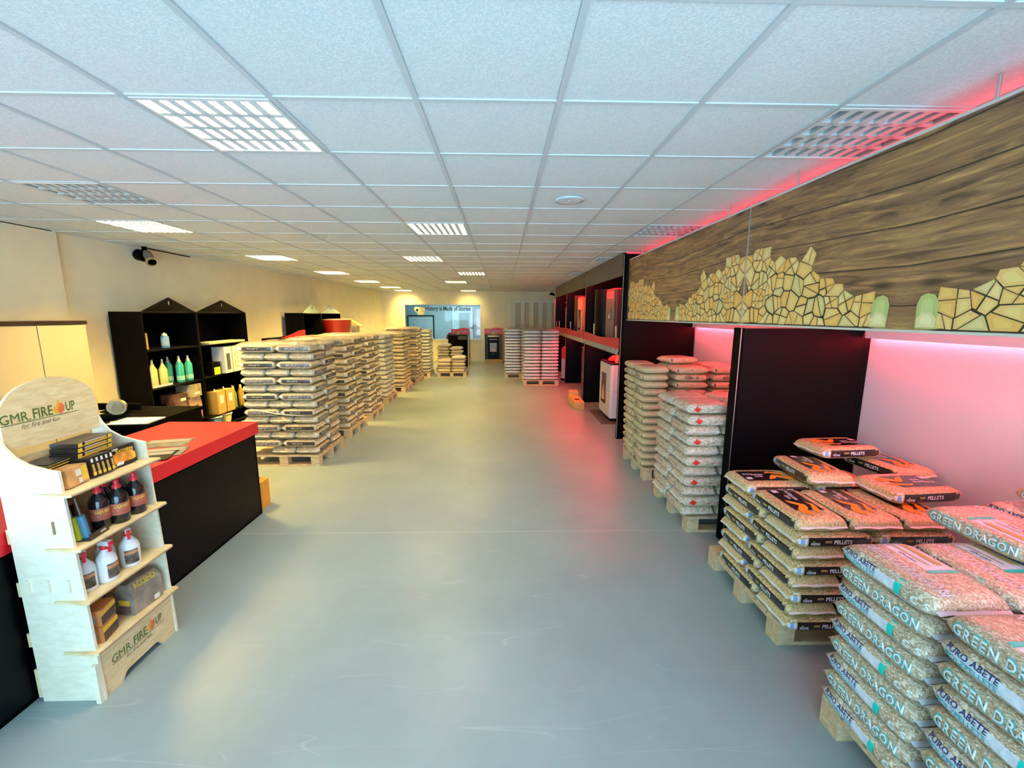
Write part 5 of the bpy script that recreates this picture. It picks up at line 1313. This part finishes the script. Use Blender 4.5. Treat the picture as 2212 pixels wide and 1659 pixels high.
# stoves on the upper shelves
s_ = stove((1.90, 7.45, 1.347), (.45, .62, .92), 'tall dark brown stove with a red top on the shelf of the checkered bay', BST, M('stove_front_grey', (.14, .10, .09), .4), (-.12, .12, .42, .60), M('top_red', (.75, .05, .06), .4))
MB().box(-.0135, -.0125, -.2, .22, .78, .90, M('panel_pink', (.75, .10, .14), .4)).build('control_panel', s_)
stove((1.96, 6.62, 1.347), (.4, .55, .82), 'grey-brown stove with a tall pale window next to the firewood fascia', M('stove_taupe', (.16, .12, .09), .5), M('stove_taupe_front', (.26, .18, .13), .5), (-.16, .14, .25, .72), M('taupe_top', (.3, .12, .10), .5))
o = thing('flue_column', (2.02, 8.35, 1.347), 'black round flue column on the shelf of the checkered bay', 'flue')
MB().lathe([(.20, 0), (.20, .98)], (0, 0, 0), BLACKS, 24).build('pipe', o); MB().lathe([(.21, .0), (.21, .04)], (0, 0, 0), BLACK, 24).build('collar', o)
s_ = stove((1.90, 10.35, 1.347), (.5, .62, .90), 'bright orange stove with a cream front on the middle bay shelf', OST, M('stove_cream2', (.70, .46, .26), .4), (-.14, .14, .14, .62), M('top_red2', (.85, .10, .05), .4))
o = thing('flue_column', (2.05, 11.0, 1.347), 'dark flue column behind the orange stove', 'flue'); MB().lathe([(.18, 0), (.18, .98)], (0, 0, 0), M('flue_red', (.05, .01, .012), .4), 20).build('pipe', o); MB().lathe([(.19, .0), (.19, .04)], (0, 0, 0), BLACK, 20).build('collar', o)
s_ = stove((1.88, 12.3, 1.347), (.4, .5, .70), 'slim pale stove on the last bay shelf', M('stove_salmon', (.80, .40, .30), .4), M('stove_pale', (.7, .5, .42), .4), (-.12, .12, .1, .5), M('top_salmon', (.8, .25, .18), .4))
o = thing('red_lamp', (2.1, 13.05, 2.69), 'red funnel lamp hanging in the last bay', 'lamp'); MB().cyl((0, 0, 0), (0, 0, -.36), .006, .006, BLACK, 6).build('cord', o)
MB().lathe([(.18, -.48), (.05, -.40), (.03, -.34)], (0, 0, 0), M('lamp_red', (.6, .02, .03), .4), 18).build('shade', o)
# below the shelf of the middle and last bays
stove((1.95, 9.9, .002), (.5, .62, 1.05), 'dark red stove on the floor of the middle bay', RST, M('stove_red_front', (.16, .02, .02), .4), (-.14, .14, .3, .75), M('top_red3', (.6, .04, .04), .4))
o = thing('wood_crate', (1.52, 8.5, 0), 'low yellow-orange wooden box on the floor before the middle bay', 'box')
yw = wood_mat('yellow_wood', (.60, .34, .08), (.78, .50, .16), 5, (2, 6, 6))
MB().box(-.09, .10, -.42, .42, 0, .15, yw).build('body', o); MB().box(-.09, .10, .26, .42, .1505, .25, yw).build('end_block', o); MB().box(-.05, .05, -.2, -.1, .1505, .153, BLACK).build('stamp', o)
o = thing('ash_can', (1.80, 11.9, 0), 'white canister with a red lid in the last bay', 'canister')
MB().lathe([(.11, .06), (.11, .62)], (0, 0, 0), M('can_white', (.75, .72, .76), .4), 18).build('body', o); MB().lathe([(.115, .6205), (.115, .9), (.06, .96)], (0, 0, 0), M('can_red', (.8, .04, .05), .4), 18).build('lid', o); MB().lathe([(.12, 0), (.12, .058)], (0, 0, 0), BLACK, 18).build('base', o)
# price cards standing on the red ledges
for k, (px, py, X, h, c_, lab) in enumerate(((1201, 702, 1.74, .17, 0, 'white price card at the far end of the last red ledge'), (1207, 703, 1.74, .17, 0, 'white price card second on the last red ledge'), (1231, 711, 1.74, .19, 0, 'thin white price card on the middle red ledge'), (1254, 715, 1.74, .17, 2, 'broad tan price card on the middle red ledge'),
                                         (1281, 721, 1.74, .19, 1, 'yellow-green price card on the long red ledge'), (1328, 730, 1.74, .19, 1, 'yellow-green price card on the long red ledge by the taupe stove'))):
    p = at_x(px, py, X); o = thing('price_card', (X+.02, p.y, 1.347), lab, 'price card', 'price cards on the red ledges'); o.rotation_euler = (-.12, 0, 0)
    MB().box(-.004, .004, -.035, .035, 0, .14+h, (M('card_white', (.8, .76, .68), .5), M('card_lime', (.66, .70, .40), .5), M('card_tan', (.75, .45, .28), .5))[c_]).build('card', o)
    MB().box(-.03, .03, -.04, .04, 0, .012, BLACK).build('foot', o)

# ------------------------------------------------------------------ stove niches at the far wall
def niche(x0, x1, yf, label, blab, note, zt=1.36):
    o = thing('stove_niche', ((x0+x1)/2, yf+.24, 0), label, 'display stand', 'red-headed stove niches')
    wb(MB().box(x0, x1, yf, yf+.48, .0, .16, wood_mat('plinth_wood', (.48, .33, .12), (.62, .45, .18), 5) if 'plinth_wood' not in MATS else MATS['plinth_wood']), 'plinth', o)
    g = M('niche_side', (.10, .09, .08), .5)
    for xa in (x0, x1-.025): wb(MB().box(xa, xa+.025, yf+.02, yf+.47, .161, zt-.16, g), 'side_panel', o)
    wb(MB().box(x0+.026, x1-.026, yf+.44, yf+.47, .161, zt-.16, M('niche_back', (.30, .22, .15), .6)), 'back_panel', o)
    n = 12; ww = x1-x0
    hp = [(x0-.01, zt-.22), (x1+.01, zt-.22)]+[(x1+.01-(ww+.02)*i/n, zt-.02+.025*math.sin(2*math.pi*(1-i/n)-math.pi*.9)) for i in range(n+1)]
    h = wb(MB().prism(hp, 'y', yf+.0, yf+.018, RED), 'red_header', o)
    cx = (x0+x1)/2; fn = on_yminus(yf-.0015, cx, zt-.13)
    m = MB(); put(m, fit2d(text2d('EVA.K.AMINI', .05, .03), w=ww*.58, h=.05, cu=ww*.14), fn, VW); m.build('header_lettering', h)
    m = MB(); pts = [(-.32*ww-.06, -.045), (-.32*ww-.06, .01), (-.32*ww, .06), (-.32*ww+.06, .01), (-.32*ww+.06, -.045), (-.32*ww+.035, -.045), (-.32*ww+.035, .0), (-.32*ww, .03), (-.32*ww-.035, .0), (-.32*ww-.035, -.045)]
    put(m, poly2d(pts), fn, VW); put(m, ring2d(0, .016, -.32*ww, -.02, 10), fn, VW); m.build('house_emblem', h)
    m = MB(); put(m, grid2d(note-.05, note+.05, -.14, -.02, 1, 1), on_yminus(yf-.003, cx, zt-.14), M('note_lime', (.62, .60, .10), .5)); m.build('paper_note', h)
    return o
a = at_y(1047, 709, 16.08); b_ = at_y(1085, 709, 16.08)
niche(a.x, b_.x, 16.08, 'red-headed display niche with a black stove beside the silver stacks', None, -.02)
def far_stove(x, y, z, label):
    o = thing('pellet_stove', (x, y, z), label, 'stove')
    MB().rbox(-.2, .2, 0, .3, 0, .84, BLACKS, .02).build('body', o)
    MB().box(-.21, .21, -.02, .3, .841, .885, M('stove_cap', (.80, .76, .64), .4)).build('top_plate', o)
    MB().box(-.15, .15, -.006, -.0005, .74, .77, M('grille_grey', (.5, .48, .44), .4)).build('vent_strip', o)
    g = MB().box(-.13, .13, -.008, -.0005, .28, .62, M('glass_grey', (.32, .31, .29), .25)).build('glass_door', o)
    MB().prism([(-.1, .29), (.11, .29), (.08, .36), (.0, .41), (-.07, .37)], 'y', -.0105, -.0085, M('fire_white', (.72, .66, .58), .5)).build('flame_picture', g)
    MB().cyl((0, -.012, .2), (0, -.0005, .2), .02, .02, M('knob_grey', (.5, .48, .45), .4), 10).build('knob', o)
far_stove((a.x+b_.x)/2-.01, 16.14, .162, 'black stove with a pale top inside the niche by the silver stacks')
a = at_y(975, 709, 15.55); b_ = at_y(1013, 709, 15.55)
niche(a.x, b_.x, 15.55, 'red-headed display niche behind the half stack of tan bags', None, -.08)
a = at_y(968, 724, 15.05); b_ = at_y(1010, 724, 15.05)
o = thing('stove_cabinet', ((a.x+b_.x)/2, 15.2, 0), 'black stove cabinet with a pale side edge before the red-headed niche', 'stove')
wb(MB().box(a.x, b_.x, 15.05, 15.5, 0, a.z, BLACK), 'body', o); wb(MB().box(b_.x+.0005, b_.x+.035, 15.05, 15.5, 0, a.z+.01, M('cab_edge', (.55, .50, .36), .5)), 'side_edge', o)
wb(MB().box((a.x+b_.x)/2, b_.x-.04, 15.046, 15.0495, a.z-.16, a.z-.03, M('vent_dark', (.06, .055, .05), .5, noise=.8, nscale=60)), 'vent_grille', o)
